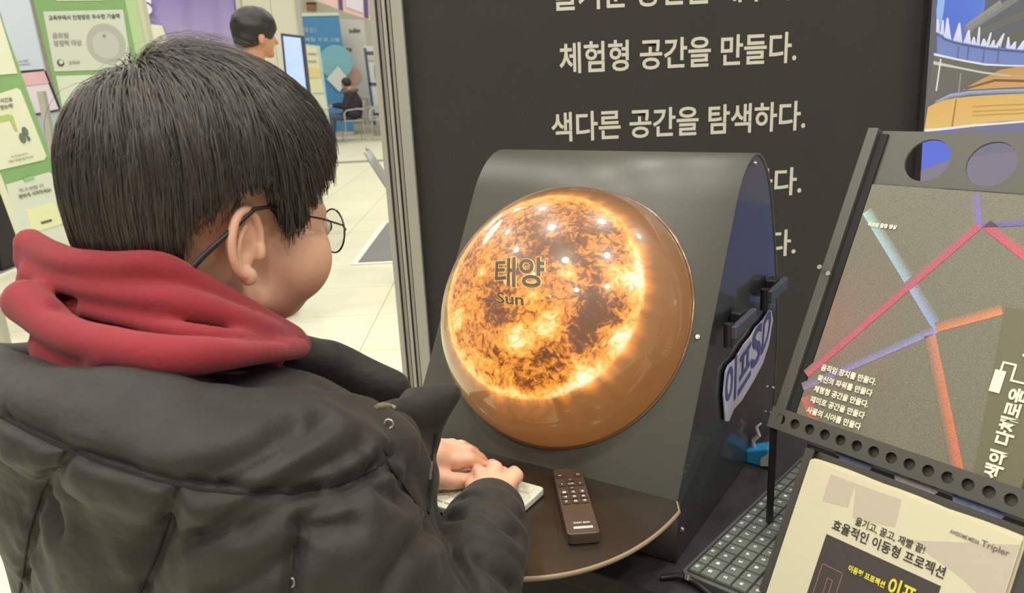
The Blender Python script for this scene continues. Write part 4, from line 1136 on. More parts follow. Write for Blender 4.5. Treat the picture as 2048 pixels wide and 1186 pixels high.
SKR = V(.078, .096, .088); SKC = V(0, -.010, .034)
fd = Field(HC - .19, HC + V(.17, .17, .16), .0016)
fd.ell(hl(*SKC), HA, SKR, 0)
fd.ell(hl(0, .034, -.028), HA, (.064, .060, .078), .02)
fd.ell(hl(0, .028, -.062), HA, (.050, .048, .040), .02)
for s in (-1, 1):
    fd.ell(hl(s * .045, .052, -.046), HA, (.031, .033, .036), .02)
    fd.cone(hl(s * .052, .0, -.075), hl(s * .020, .056, -.086), .014, .013, .02)
    fd.cone(hl(s * .012, .088, -.002), hl(s * .048, .074, -.004), .010, .008, .012)
    fd.ell(hl(s * .031, .096, -.020), HA, (.015, .010, .010), .008, 'sub')
    fd.ell(hl(s * .031, .084, -.020), HA, (.0125, .0125, .0125), .003)
    fd.ell(hl(s * .010, .089, -.048), HA, (.008, .009, .007), .006)
fd.cone(hl(0, .086, -.012), hl(0, .098, -.042), .006, .0095, .010)
fd.ell(hl(0, .058, -.088), HA, (.018, .016, .015), .015)
fd.ell(hl(0, .075, -.070), HA, (.020, .010, .0055), .005); fd.ell(hl(0, .074, -.079), HA, (.019, .010, .006), .005)
fd.chain([hl(0, -.025, -.035), hl(0, -.04, -.09), hl(0, -.055, -.19)], [.054, .054, .062], .02)
# ears
for s in (-1, 1):
    cf = .10
    eo = nrm(hR * s * cos(cf) + hF * sin(cf) * 1); eb = nrm(np.cross(eo, hU)); eb = eb if eb @ hF < 0 else -eb   # eb points back/outwards
    ec = hl(s * .083, -.018, -.026)
    E = lambda a, b, c=0: ec + eb * a + hU * b + eo * c
    fd.ell(E(.0, .002, -.004), np.array([eb, hU, eo]), (.014, .025, .0055), .004)
    pts = []
    for q in np.linspace(-.40 * pi, 1.12 * pi, 34): pts.append(E(.0160 * cos(q) + .001, .0262 * sin(q) + .003, .0040 + .004 * cos(q)))
    fd.chain(pts, .0036, .002)
    fd.chain(spl([E(.006, -.016, .003), E(.0085, -.004, .004), E(.006, .008, .0035), E(.000, .016, .002)], 5), .0024, .003)
    fd.ell(E(-.002, -.024, .002), np.array([eb, hU, eo]), (.0075, .0075, .0048), .004)
    fd.ell(E(-.013, -.006, .002), np.array([eb, hU, eo]), (.004, .007, .004), .004)
    fd.ell(E(-.002, -.003, .006), np.array([eb, hU, eo]), (.0070, .0100, .0075), .003, 'sub')
v, q = fd.mesh(); v = relax(v, q, 1, .3); q = outward(v, q)
parts_v, parts_q = [v], [q]

# hands and forearms
def J(px, py, z): return onz(px, py, z)
ELR, ELL = V(-.065, .530, .855), V(-.40, .86, .84)
hf = Field((-.30, .66, .85), (.06, 1.08, .98), .0016)
def finger(F_, pts, rs, k=.0025): F_.chain([J(*p) for p in pts], rs, k)
wr = J(806, 930, .905)
hf.cone(V(-.33, .90, .93), wr, .028, .022, .01); hf.cone(wr, J(868, 918, .903), .022, .021, .01)
for K, rk in (((912, 922, .899), .0108), ((905, 908, .902), .0108), ((893, 899, .901), .0104), ((880, 893, .897), .0100)):
    hf.cone(J(850, 918, .903), J(*K), .015, rk, .007)
finger(hf, [(912, 922, .899), (940, 920, .899), (962, 932, .886), (972, 940, .877)], [.0105, .0088, .0078, .0066])
finger(hf, [(905, 908, .902), (935, 903, .903), (960, 918, .888), (972, 931, .877)], [.0105, .0088, .0078, .0066])
finger(hf, [(893, 899, .901), (922, 893, .903), (947, 905, .888), (958, 917, .877)], [.010, .0085, .0075, .0065])
finger(hf, [(880, 893, .897), (905, 889, .898), (925, 897, .887), (936, 907, .877)], [.0095, .0078, .007, .006])
finger(hf, [(835, 940, .900), (868, 955, .890), (902, 962, .884), (936, 961, .879), (956, 959, .877)], [.016, .0135, .0105, .0088, .0072], .006)
# right hand, knuckles seen from behind over the cuff
rw = J(988, 1008, .896)
hf.cone(ELR * .4 + J(980, 1015, .9) * .6 + V(-.012, 0, 0), rw, .024, .021, .01)
for K in ((966, 962, .897), (984, 962, .898), (1000, 966, .896), (1014, 972, .894)): hf.cone(rw, J(*K), .014, .0100, .006)
finger(hf, [(966, 962, .897), (962, 947, .899), (955, 942, .887), (951, 945, .877)], [.0098, .0085, .0076, .0064], .002)
finger(hf, [(984, 962, .898), (990, 938, .903), (984, 931, .889), (980, 934, .877)], [.0100, .0096, .0080, .0066], .002)
finger(hf, [(1000, 966, .896), (1010, 952, .892), (1006, 944, .884), (1002, 946, .877)], [.0092, .0078, .0070, .0062], .002)
finger(hf, [(1014, 972, .894), (1031, 952, .897), (1028, 944, .886), (1024, 947, .877)], [.0095, .0094, .0076, .0062], .002)
finger(hf, [(962, 990, .893), (948, 972, .887), (945, 962, .881), (948, 957, .877)], [.013, .0105, .0085, .0070], .004)
v, q = hf.mesh(); v = relax(v, q, 1, .3); q = outward(v, q); parts_v.append(v); parts_q.append(q)
# trunk, arms and legs under the clothes
NB = hl(0, -.055, -.17)
bt = .62
bF = V(sin(bt), cos(bt), 0); bR = V(cos(bt), -sin(bt), 0); BA = np.array([bR, bF, kZ])
TC = V(-.265, .625, 0)
def bl(x, y, z): return TC + bR * x + bF * y + kZ * z
SHR, SHL = bl(.150, -.02, 1.035), bl(-.150, -.0, 1.035)
ELR, ELL = V(-.065, .530, .855), V(-.40, .86, .84)
bf = Field((-.56, .36, .02), (.08, 1.02, 1.15), .006)
bf.cone(NB, bl(0, -.02, 1.0), .055, .09, .03); bf.cone(SHR, SHL, .055, .055, .03); bf.ell(bl(0, 0, .93), BA, (.13, .085, .14), .03); bf.ell(bl(0, 0, .74), BA, (.125, .09, .12), .03)
bf.chain([SHR, ELR, ELR * .5 + J(980, 1015, .9) * .5 + V(-.014, 0, 0), J(980, 1015, .9)], [.045, .033, .028, .022], .01); bf.chain([SHL, ELL, V(-.33, .90, .93)], [.045, .035, .028], .01)
v, q = bf.mesh(); q = outward(v, q); parts_v.append(v); parts_q.append(q)
off = 0; qq = []
for a, b in zip(parts_v, parts_q): qq.append(b + off); off += len(a)
body = fmesh('body', np.concatenate(parts_v), np.concatenate(qq), SKIN, boy)
# eyes
for s in (-1, 1):
    bm = bmesh.new(); bmesh.ops.create_uvsphere(bm, u_segments=20, v_segments=14, radius=.0118)
    vs = [hl(s * .031, .0865, -.020) + V(*x.co) for x in bm.verts]; fs = [[w_.index for w_ in f.verts] for f in bm.faces]; bm.free()
    e_ = build('eye', vs, fs, mat('eye_white', srgb(225, 220, 214), .2), boy, True)
    c0 = hl(s * .031, .0865, -.020); G().cyl(c0 + hF * .0105, c0 + hF * .0119, .0055, 16).out('iris', mat('iris_brown', srgb(48, 30, 20), .2), e_)
# trousers and shoes
tf = Field((-.50, .40, .0), (.0, .92, .80), .008)
for s in (-1, 1):
    tf.chain([bl(s * .075, 0, .74), bl(s * .085, .015, .42), bl(s * .09, -.005, .07)], [.092, .072, .062], .02)
tf.ell(bl(0, 0, .74), BA, (.155, .115, .10), .03)
v, q = tf.mesh(); fmesh('trousers', v, outward(v, q), mat('dark_trousers', srgb(44, 46, 54), .8), boy)
for s in (-1, 1):
    tf = Field(bl(s * .09, 0, 0) + V(-.16, -.16, -.01), bl(s * .09, 0, 0) + V(.2, .2, .12), .005)
    tf.ell(bl(s * .09, -.02, .045), BA, (.04, .05, .04), .02); tf.ell(bl(s * .09, .07, .034), BA, (.042, .085, .03), .02)
    tf.ell(bl(s * .09, .03, .012), BA, (.045, .125, .0115), .004)
    v, q = tf.mesh(); fmesh('shoe', v, outward(v, q), mat('white_shoe', srgb(210, 208, 200), .6), boy)

# ---------------------------------------------------------------- jacket
JM = mat('black_puffer_nylon', srgb(47, 44, 40), .62, bump=.5, bscale=70, spec=.35, sheen=.06, noise=.08, nscale=9)
jf = Field((-.62, .30, .60), (.10, 1.10, 1.24), .0034)
A3 = lambda *p: at(*p)
# trunk
jf.ell(bl(-.01, .01, .93), BA, (.215, .150, .20), 0)
jf.ell(bl(-.01, .01, .76), BA, (.200, .150, .19), .04)
jf.cone(bl(.125, -.03, 1.05), bl(-.16, -.01, 1.05), .078, .078, .05)
jf.ell(bl(-.02, -.055, 1.03), BA, (.17, .085, .085), .04)
# right sleeve
jf.chain([bl(.15, -.03, 1.035), (bl(.15, -.03, 1.035) + ELR) / 2 + V(-.01, -.01, 0), ELR + V(-.008, -.0, -.005)], [.074, .070, .066], .03)
rwr = J(970, 1062, .897)
jf.chain([ELR + V(-.005, 0, -.01), ELR * .5 + rwr * .5 + V(-.016, 0, .0), rwr, J(979, 1030, .899)], [.062, .052, .044, .0375], .02)
# left sleeve
jf.chain([bl(-.16, 0, 1.03), ELL, V(-.33, .90, .93), J(765, 932, .905)], [.075, .062, .045, .034], .03)
# collar: band between rim and seam
rim = [(-40, 735, .63), (20, 738, .60), (100, 778, .56), (190, 790, .545), (285, 795, .54), (390, 822, .545), (480, 832, .56), (570, 836, .58), (660, 834, .61), (728, 836, .645)]
seam = [(-40, 815, .60), (0, 812, .57), (110, 862, .535), (230, 905, .52), (340, 935, .515), (440, 950, .52), (530, 955, .53), (620, 950, .55), (700, 930, .59), (756, 905, .64)]
for k, (ra, sa) in enumerate(zip(spl(rim, 6), spl(seam, 6))):
    a, b = A3(*ra), A3(*sa); jf.cone(a, b, .009, .024, .010)
    if k % 6 == 0: jf.cone(b, b + (bl(0, 0, .98) - b) * .55, .024, .05, .02)
# far rim of the collar
far = [(728, 836, .655), (800, 815, .73), (835, 795, .80), (790, 775, .83), (720, 748, .82), (660, 722, .81), (610, 715, .80), (540, 700, .80), (420, 690, .80), (250, 690, .76), (60, 730, .70), (-40, 740, .65)]
base = [(760, 900, .66), (830, 900, .72), (850, 880, .80), (790, 860, .86), (720, 850, .87), (660, 830, .87), (610, 820, .86), (540, 800, .86), (420, 800, .85), (250, 800, .80), (60, 820, .72), (-40, 830, .66)]
for ra, sa in zip(spl(far[3:], 5), spl(base[3:], 5)): jf.cone(A3(*ra), A3(*sa), .015, .03, .014)
# right front edge with lapel and zipper placket
lap = [(828, 800, .79), (862, 795, .80), (893, 786, .81), (910, 782, .815)]
jf.chain([A3(*p) for p in lap], [.010, .009, .008, .005], .008)
for a, b, r0, r1 in (((898, 792, .81), (858, 862, .81), .006, .006), ((872, 800, .81), (845, 862, .80), .008, .008), ((858, 862, .81), (852, 950, .79), .007, .007), ((852, 950, .79), (845, 1030, .78), .007, .008), ((805, 880, .78), (815, 950, .77), .016, .026), ((838, 850, .80), (826, 960, .78), .010, .012),
                     ((775, 885, .72), (795, 960, .72), .022, .028), ((770, 832, .75), (872, 806, .80), .010, .009), ((790, 852, .77), (862, 835, .80), .012, .009), ((805, 885, .78), (850, 885, .80), .012, .009), ((812, 950, .77), (828, 1050, .76), .024, .016), ((828, 1050, .76), (835, 1180, .76), .014, .03)):
    jf.cone(A3(*a), A3(*b), r0, r1, .015)
# hollow of the collar for the neck and hood
for p, r in (((300, 740, .66), .055), ((430, 745, .68), .060), ((540, 758, .70), .050), ((640, 775, .72), .036), ((700, 790, .74), .028), ((180, 725, .64), .05)):
    jf.cone(A3(*p), A3(*p) + V(0, 0, .09), r, r * 1.15, .012, 'sub')
v, q = jf.mesh(); v = relax(v, q, 2, .4); q = outward(v, q); n_ = vnormals(v, q)
tree = BVHTree.FromPolygons([tuple(x) for x in v], [tuple(int(i) for i in x) for x in q])
def cast(px, py):
    r = tree.ray_cast(Vector(tuple(CAM)), Vector(tuple(ray(px, py)))); return None if r[0] is None else V(*r[0])
def segd(v, lines):
    dm = np.full(len(v), 9.)
    for ln in lines:
        P_ = [cast(*p) for p in ln]; P_ = [p for p in P_ if p is not None]
        D = []
        for a, b in zip(P_[:-1], P_[1:]):
            ab = b - a
            if np.linalg.norm(ab) > .12: continue
            t = np.clip(((v - a) @ ab) / (ab @ ab + 1e-12), 0, 1); dm = np.minimum(dm, np.linalg.norm(v - a - t[:, None] * ab, axis=1))
    return dm
def dens(l, n=4):
    o_ = []
    for a, b in zip(l[:-1], l[1:]):
        for k in range(n): o_.append((a[0] + (b[0] - a[0]) * k / n, a[1] + (b[1] - a[1]) * k / n))
    return o_ + [l[-1]]
SEAM = [dens(l) for l in ([(0, 832), (60, 865), (120, 893), (200, 925), (300, 957), (400, 980), (500, 988), (600, 985), (680, 968), (750, 940), (785, 905)],
        [(129, 902), (86, 978), (59, 1064), (40, 1184)], [(352, 975), (336, 1045), (318, 1100), (280, 1184)], [(600, 1050), (592, 1100), (580, 1184)],
        [(770, 900), (775, 925), (850, 1035)])]
CRS = [dens(l) for l in ([(640, 850), (560, 900), (450, 965)], [(590, 860), (480, 925), (390, 965)], [(560, 990), (480, 1030), (400, 1065)], [(640, 980), (560, 1015), (490, 1050)],
       [(720, 890), (640, 935), (570, 970)], [(760, 930), (700, 985), (600, 1040)], [(110, 985), (125, 1050)], [(850, 1060), (800, 1100), (760, 1160)], [(700, 1050), (620, 1055)], [(330, 1050), (290, 1100)], [(600, 1100), (520, 1150), (440, 1180)],
       [(880, 1045), (960, 1030), (1030, 1075)], [(870, 1010), (940, 990), (1010, 1000), (1045, 1040)], [(960, 1130), (1020, 1180)], [(900, 1120), (940, 1180)], [(800, 1000), (760, 970), (740, 935)])]
ds = segd(v, SEAM); dc = segd(v, CRS)
disp = -.0085 * np.exp(-(ds / .0055) ** 2) + .007 * (1 - np.exp(-(ds / .035) ** 2)) * np.clip(1 - (ds - .05) / .2, 0, 1)
disp += -.0060 * np.exp(-(dc / .007) ** 2) + .0025 * np.exp(-((dc - .018) / .010) ** 2)
disp += .0022 * wob(v, 34, 0) + .0011 * wob(v, 85, 11) + .0022 * np.exp(-(ds / .022) ** 2) * wob(v, 150, 5) + .0008 * np.maximum(0, wob(v, 60, 20)) ** 2
cuff = np.clip(np.minimum(np.linalg.norm(v - J(979, 1025, .90), axis=1) / .08, np.linalg.norm(v - at(862, 900, .80), axis=1) / .07), 0, 1); v = v + n_ * (disp * cuff)[:, None]
jacket = fmesh('jacket', v, q, JM, boy); jacket['label'] = 'black quilted puffer jacket with an open standing collar'
tree = BVHTree.FromPolygons([tuple(x) for x in v], [tuple(int(i) for i in x) for x in q])
for ln in SEAM:
    P_ = [cast(*p) for p in ln]; P_ = [p for p in P_ if p is not None]; run = [P_[0]]
    for p in P_[1:]:
        if np.linalg.norm(p - run[-1]) > .05: break
        run.append(p)
    if len(run) > 3: smoothen(G().tube(spl(run, 2), .0011, 6).out('seam', mat('seam_thread', srgb(26, 24, 23), .8), jacket), 80)
# zipper along the placket, slider and ring
ZM = mat('black_zip', srgb(36, 34, 36), .35, .3)
zl = [p for p in (cast(x, y) for x, y in dens([(872, 868), (866, 910), (861, 960), (857, 1000), (855, 1026)], 3)) if p is not None]
if len(zl) > 4:
    zp = G().tube([p - ray(860, 950) * .001 for p in zl], .0022, 6).out('zipper', ZM, jacket)
ZB_ = mat('pale_zip_tape', srgb(150, 140, 112), .5, .4)
zz_ = [cast(x, y) for x, y in ((752, 814), (765, 812), (778, 813), (790, 816))]
zz_ = [p for p in zz_ if p is not None]
if len(zz_) > 2: smoothen(G().tube([p - ray(770, 814) * .002 for p in zz_], [.0020, .0032, .0032, .0022], 8).out('zip_slider', ZB_, jacket), 60)
c = cast(777, 848)
if c is not None:
    c = c - ray(777, 848) * .003; g = G(); g.tube([c + CR[0] * .0034 * cos(t) + CR[1] * .0034 * sin(t) for t in np.linspace(0, 2 * pi, 20, endpoint=False)], .0008, 6, closed=True); smoothen(g.out('zip_ring', SCREW, jacket), 80)
c = cast(582, 1165)
if c is not None:
    g = G(); c = c - ray(582, 1165) * .001; g.tube([c + CR[0] * .002 * cos(t) + CR[1] * .003 * sin(t) for t in np.linspace(-1.4, 1.4, 10)], .0007, 6); smoothen(g.out('pocket_tab', SCREW, jacket), 80)
# cuff rim of the right sleeve

# ---------------------------------------------------------------- red hood
HM = mat('red_fleece_hood', srgb(148, 40, 50), .9, sheen=.15, noise=.06, nscale=30, bump=.3, bscale=1300)
rf = Field((-.44, .44, 1.00), (-.10, .90, 1.34), .0026)
def pc(l, k=.004, op='add'):
    l = spl(l, 4) if len(l) > 2 else l; rf.chain([at(*p[:3]) for p in l], [p[3] * p[2] / F for p in l], k, op)
pc([(60, 486, .64, 30), (130, 520, .61, 30), (210, 530, .595, 29), (310, 532, .59, 31), (400, 572, .61, 30), (480, 622, .64, 30), (560, 668, .68, 26), (600, 688, .71, 22)])
pc([(66, 548, .63, 28), (140, 570, .605, 22), (230, 588, .59, 24), (330, 602, .585, 34), (430, 627, .60, 34), (520, 657, .63, 30), (590, 686, .69, 24)])
pc([(60, 517, .645, 30), (140, 545, .620, 30), (220, 560, .600, 30), (320, 566, .598, 36), (410, 598, .615, 36), (500, 640, .645, 34), (580, 680, .69, 26)], .006)
pc([(110, 705, .59, 42), (220, 722, .570, 40), (330, 724, .566, 38), (420, 716, .575, 30)], .006)
pc([(70, 560, .655, 34), (110, 610, .63, 34), (180, 640, .62, 34), (280, 660, .61, 34)], .006)
pc([(170, 618, .60, 16), (260, 640, .585, 18), (350, 662, .575, 20), (450, 676, .585, 22), (540, 688, .63, 20)], .006)
pc([(52, 602, .60, 46), (130, 664, .57, 40), (220, 692, .555, 42), (330, 712, .55, 42), (430, 708, .56, 34), (530, 702, .60, 26), (598, 697, .66, 21)])
pc([(95, 690, .60, 36), (112, 735, .585, 26), (180, 752, .565, 20), (260, 750, .56, 24), (330, 738, .56, 24)], .006)
pc([(170, 755, .56, 10), (215, 715, .55, 16)], .008)
pc([(60, 486, .64, 26), (120, 560, .72, 30), (250, 600, .76, 30), (400, 650, .80, 30), (520, 690, .80, 28), (600, 690, .74, 22)])
for p in ((200, 640, .63, 60), (330, 670, .62, 60), (450, 680, .65, 46), (110, 640, .64, 40), (400, 715, .64, 62), (300, 725, .64, 60), (520, 715, .68, 40)): rf.cone(at(*p[:3]), at(*p[:3]) + V(.002, 0, 0), p[3] * p[2] / F, None, .012)
# hollows: under the rim fold and the opening between rim and neck
pc([(120, 606, .575, 16), (190, 612, .56, 12), (270, 618, .555, 8)], .010, 'sub')
pc([(270, 622, .548, 9), (380, 640, .545, 9), (480, 660, .57, 7), (560, 672, .62, 6)], .012, 'sub')
pc([(85, 727, .555, 10), (140, 733, .54, 9), (185, 738, .53, 6)], .010, 'sub')
pc([(110, 475, .655, 14), (180, 500, .65, 22), (260, 520, .66, 34)], .010, 'sub')
v, q = rf.mesh(); v = relax(v, q, 3, .5); q = outward(v, q); n_ = vnormals(v, q)
v = v + n_ * (.0010 * wob(v, 30, 3) + .0004 * wob(v, 90, 9))[:, None]
hood = fmesh('hood', v, q, HM, boy); hood['label'] = 'red fleece hood lying in folds around the neck'

# ---------------------------------------------------------------- hair
HAIR = bpy.data.materials.new('near_black_hair'); HAIR.use_nodes = True
nt = HAIR.node_tree; N = nt.nodes; L = nt.links; P = N['Principled BSDF']
P.inputs['Roughness'].default_value = .46; P.inputs['Specular IOR Level'].default_value = .6
a = N.new('ShaderNodeVertexColor'); a.layer_name = 'Col'; L.new(a.outputs[0], P.inputs['Base Color'])
HOC, HOR = V(.002, -.005, .035), V(.101, .117, .099)
def dirs(n, r):
    z = r.uniform(-1, 1, n); t = r.uniform(0, 2 * pi, n); s_ = np.sqrt(1 - z * z); return np.stack([s_ * np.cos(t), s_ * np.sin(t), z], 1)
def onsk(d):   # skull point for direction
    return SKC + d * SKR * .985
def onho(d, xtra=0):
    rz = np.where(d[:, 2] > 0, HOR[2], .165); rad = np.stack([np.full(len(d), HOR[0]), np.full(len(d), HOR[1]), rz], 1)
    t = np.clip((-d[:, 2] - .25) / .5, 0, 1)[:, None]
    p = HOC + d * rad * (1 + xtra)
    sk = SKC + d * SKR * 1.03
    low = np.clip((-.035 - p[:, 2]) / .07, 0, 1)[:, None]
    w_ = low * low * (3 - 2 * low)
    flat = p.copy(); r2 = np.sqrt((sk[:, 0] / SKR[0]) ** 2 + ((sk[:, 1]) / SKR[1]) ** 2)[:, None]
    q_ = np.concatenate([d[:, :1] * .074, d[:, 1:2] * .092 - .004, p[:, 2:3]], 1); nn = np.maximum(np.linalg.norm(d[:, :2], axis=1)[:, None], .25)
    q_[:, :2] = q_[:, :2] / nn * .96
    return p * (1 - w_) + q_ * w_
AZ = np.radians([0, 35, 50, 60, 67, 73, 79, 84, 98, 108, 116, 124, 130, 137, 145, 180]); ZH = np.array([.038, .036, .024, .008, -.012, -.026, -.022, .016, .022, .018, .008, -.010, -.034, -.062, -.088, -.098])
def zh(p): return np.interp(np.abs(np.arctan2(p[:, 0], p[:, 1])), AZ, ZH)
WH = nrm(V(-.10, -.52, .85))
def grow(d, S, Lh, hmax, r, jit):
    n = len(d); out = np.zeros((n, S, 3)); dd = d.copy(); alive = np.ones(n, bool)
    for k in range(S):
        s_ = k / (S - 1)
        a_ = (1 - (1 - min(1, s_ * 2.2)) ** 2)
        p = onsk(dd) * (1 - a_ * hmax[:, None]) + onho(dd) * (a_ * hmax[:, None])
        out[:, k] = p
        away = dd - WH; down = np.tile(V(0, 0, -1), (n, 1)); front = np.tile(V(.12, .62, -.75), (n, 1))
        far_ = np.clip(np.linalg.norm(away, axis=1) / 1.1, 0, 1)[:, None]; fr = np.clip(dd[:, 1:2] * 1.3 + .1, 0, 1)
        g_ = down * (1 - fr) + front * fr
        swirl = np.cross(dd, away) * .35 * np.exp(-far_ * 3)
        fl_ = away / (np.linalg.norm(away, axis=1)[:, None] + 1e-6) * (1 - far_ * .8) + swirl + g_ * far_ + jit * .5
        fl_ -= dd * (fl_ * dd).sum(1)[:, None]; fl_ /= np.linalg.norm(fl_, axis=1)[:, None] + 1e-6
        step = fl_ * (Lh[:, None] / (S - 1)) / .10
        nd_ = dd + step; nd_ /= np.linalg.norm(nd_, axis=1)[:, None]
        pn = onho(nd_); ok = pn[:, 2] > zh(pn) - .003 + jit[:, 0] * .03
        dd = np.where(ok[:, None], nd_, dd)
    return out
hr = np.random.default_rng(5); SS = 9
d = dirs(76000, hr); pr = onho(d); keep = (pr[:, 2] > zh(pr) + .001); d = d[keep]
vis = (onsk(d) @ HA) @ (CAM - HC) > -.055    # strands on the half of the head towards the room side
d = d[vis | (hr.uniform(size=len(d)) < .35)][:30000]; n = len(d)
pr = onho(d); rel = np.clip((pr[:, 2] - zh(pr)) / .07, 0, 1)
Lh = .014 + .062 * rel * hr.uniform(.75, 1.15, n)
lay = hr.uniform(.45, 1.03, n) * (.62 + .38 * rel)
nz = np.stack([wob(d, 7, i * 5) for i in range(3)], 1) * .40 + np.stack([wob(d, 19, 30 + i * 5) for i in range(3)], 1) * .22
gi = hr.choice(n, 2200, replace=False)
pathg = grow(d[gi], SS, Lh[gi], np.minimum(1.0, lay[gi] + .1), hr, nz[gi] + hr.normal(size=(2200, 3)) * .14)
path = grow(d, SS, Lh, lay, hr, nz + hr.normal(size=(n, 3)) * .17)
idx = np.empty(n, int)
for a in range(0, n, 3000): idx[a:a + 3000] = np.argmax(d[a:a + 3000] @ d[gi].T, axis=1)
tt = np.linspace(0, 1, SS)[None, :, None]
path = path * (1 - .36 * tt ** 1.2) + (pathg[idx] + (path - path.mean(0))[:, :1] * 0 + hr.normal(size=(n, 1, 3)) * .0012) * .36 * tt ** 1.2
# loose hairs over the crown
m_ = 170; fa = hr.uniform(-.9, 1.3, m_); st0 = nrm(V(-.05, -.45, .9)) + hr.normal(size=(m_, 3)) * .10; st0 /= np.linalg.norm(st0, axis=1)[:, None]
fp = grow(st0, SS, hr.uniform(.05, .085, m_), hr.uniform(1.0, 1.0, m_), hr, np.stack([hr.normal(size=m_) * .4 + .2, hr.normal(size=m_) * .5 + .4, hr.normal(size=m_) * .2], 1))
lift = np.sin(np.linspace(0, 1, SS) * pi * .8)[None, :, None] * hr.uniform(.0, .010, (m_, 1, 1)); fp = fp + (fp - SKC) / np.linalg.norm(fp - SKC, axis=2)[..., None] * lift
# clipped short hairs that fade out below the hairline
ds_ = dirs(60000, hr); ps_ = onsk(ds_); az_ = np.abs(np.degrees(np.arctan2(ps_[:, 0], ps_[:, 1]))); below = zh(ps_) - ps_[:, 2]
ks = (az_ > 98) & (below > -.012) & (below < .030) & (hr.uniform(size=len(ds_)) < np.exp(-np.maximum(below, 0) / .009) * .8); ds_ = ds_[ks][:2600]
sp_ = np.zeros((len(ds_), SS, 3)); dn = np.tile(V(0, -.25, -1), (len(ds_), 1)) + hr.normal(size=(len(ds_), 3)) * .15; dn -= ds_ * (dn * ds_).sum(1)[:, None]
for k in range(SS): sp_[:, k] = onsk(ds_) * 1.012 + dn * (.009 * k / (SS - 1)) + ds_ * (.0025 * k / (SS - 1))
path = np.concatenate([path, fp, sp_])
wd = np.concatenate([hr.uniform(.0003, .00068, n), hr.uniform(.00022, .0004, m_), hr.uniform(.00016, .00026, len(ds_))])
Wp = HC + path @ HA
T_ = np.gradient(Wp, axis=1); T_ /= np.linalg.norm(T_, axis=2)[..., None] + 1e-9
Nn = ((path - SKC) / SKR ** 2) @ HA; Nn /= np.linalg.norm(Nn, axis=2)[..., None]
Nn = Nn + hr.normal(size=(len(path), 1, 3)) * .35; B_ = np.cross(T_, Nn); B_ /= np.linalg.norm(B_, axis=2)[..., None] + 1e-9; Nn = np.cross(B_, T_)
tap = (np.linspace(1, .0, SS) ** .45)[None, :, None] * .92 + .08
wv = wd[:, None, None] * tap
vs = np.stack([Wp - B_ * wv, Wp + Nn * wv * .8, Wp + B_ * wv], 2)          # n,S,3,3
nt_ = len(path); ids = np.arange(nt_ * SS * 3).reshape(nt_, SS, 3)
qs = np.stack([ids[:, :-1, :-1], ids[:, :-1, 1:], ids[:, 1:, 1:], ids[:, 1:, :-1]], -1).reshape(-1, 4)
shade = np.repeat(hr.uniform(.6, 1.5, nt_), SS * 3)[:, None] * V(.046, .036, .028)
# scalp layer below the strands
u_, v_ = np.meshgrid(np.linspace(0, 2 * pi, 97)[:-1], np.linspace(-1, 1, 49)); s_ = np.sqrt(np.clip(1 - v_ ** 2, 0, 1))
dd = np.stack([s_ * np.cos(u_), s_ * np.sin(u_), v_], -1).reshape(-1, 3)
pcap = onsk(dd) * .60 + onho(dd) * .40; okc = (onho(dd)[:, 2] > zh(onho(dd)) + .002)
ci = np.arange(len(dd)).reshape(49, 96); cq = np.stack([ci[:-1], np.roll(ci, -1, 1)[:-1], np.roll(ci, -1, 1)[1:], ci[1:]], -1).reshape(-1, 4); cq = cq[okc[cq].all(1)]
base_n = nt_ * SS * 3
allv = np.concatenate([vs.reshape(-1, 3), HC + pcap @ HA]); allq = np.concatenate([qs, cq + base_n])
hair = fmesh('hair', allv, allq, HAIR, boy); hair['label'] = 'thick straight near-black hair, cut short above the ear'; hair['kind'] = 'stuff'
ca = hair.data.color_attributes.new('Col', 'FLOAT_COLOR', 'POINT')
cols = np.concatenate([shade, np.tile(V(.012, .010, .009), (len(pcap), 1))]); ca.data.foreach_set('color', np.concatenate([cols, np.ones((len(cols), 1))], 1).astype(np.float32).ravel())

# ---------------------------------------------------------------- glasses
gl_ = empty('glasses', hl(0, .105, -.02), 'round thin-rimmed metal glasses with black ear tips worn by the boy', 'glasses')
GM = mat('gunmetal_wire', srgb(92, 86, 80), .25, .9); GT = mat('black_temple_tip', srgb(32, 28, 28), .4)
GLS = mat('spectacle_glass', (1, 1, 1), .0, trans=1.0)
for s in (-1, 1):
    wn_ = nrm(hF + hR * s * .12); wr_ = nrm(np.cross(wn_, hU)); wr_ = wr_ if wr_ @ hR > 0 else -wr_
    c0 = hl(s * .0315, .103, -.025)
    ring = [c0 + wr_ * .0212 * cos(t) + hU * .0205 * sin(t) for t in np.linspace(0, 2 * pi, 48, endpoint=False)]
    r_ = smoothen(G().tube(ring, .0009, 8, closed=True).out('rim', GM, gl_), 80)
    g = G(); g.prism(ring, wn_ * .0008); g.out('lens', GLS, r_)
    h0 = c0 + wr_ * s * .0212 + hU * .004
    smoothen(G().tube([h0, h0 + hR * s * .004 - hF * .002, hl(s * .064, .090, -.016), hl(s * .076, .06, -.008), hl(s * .081, .02, .000)], [.0012, .0012, .0009, .0009, .0010], 8).out('temple', GM, gl_), 80)
    smoothen(G().tube([hl(s * .081, .022, .000), hl(s * .085, .004, .005), hl(s * .089, -.012, .004), hl(s * .092, -.032, -.010), hl(s * .088, -.055, -.030), hl(s * .085, -.064, -.040)], [.0014, .0017, .0019, .0020, .0024, .0026], 8).out('temple_tip', GT, gl_), 80)
smoothen(G().tube([hl(-.0108, .105, -.020), hl(-.004, .1075, -.015), hl(.004, .1075, -.015), hl(.0108, .105, -.020)], .0011, 8).out('bridge', GM, gl_), 80)


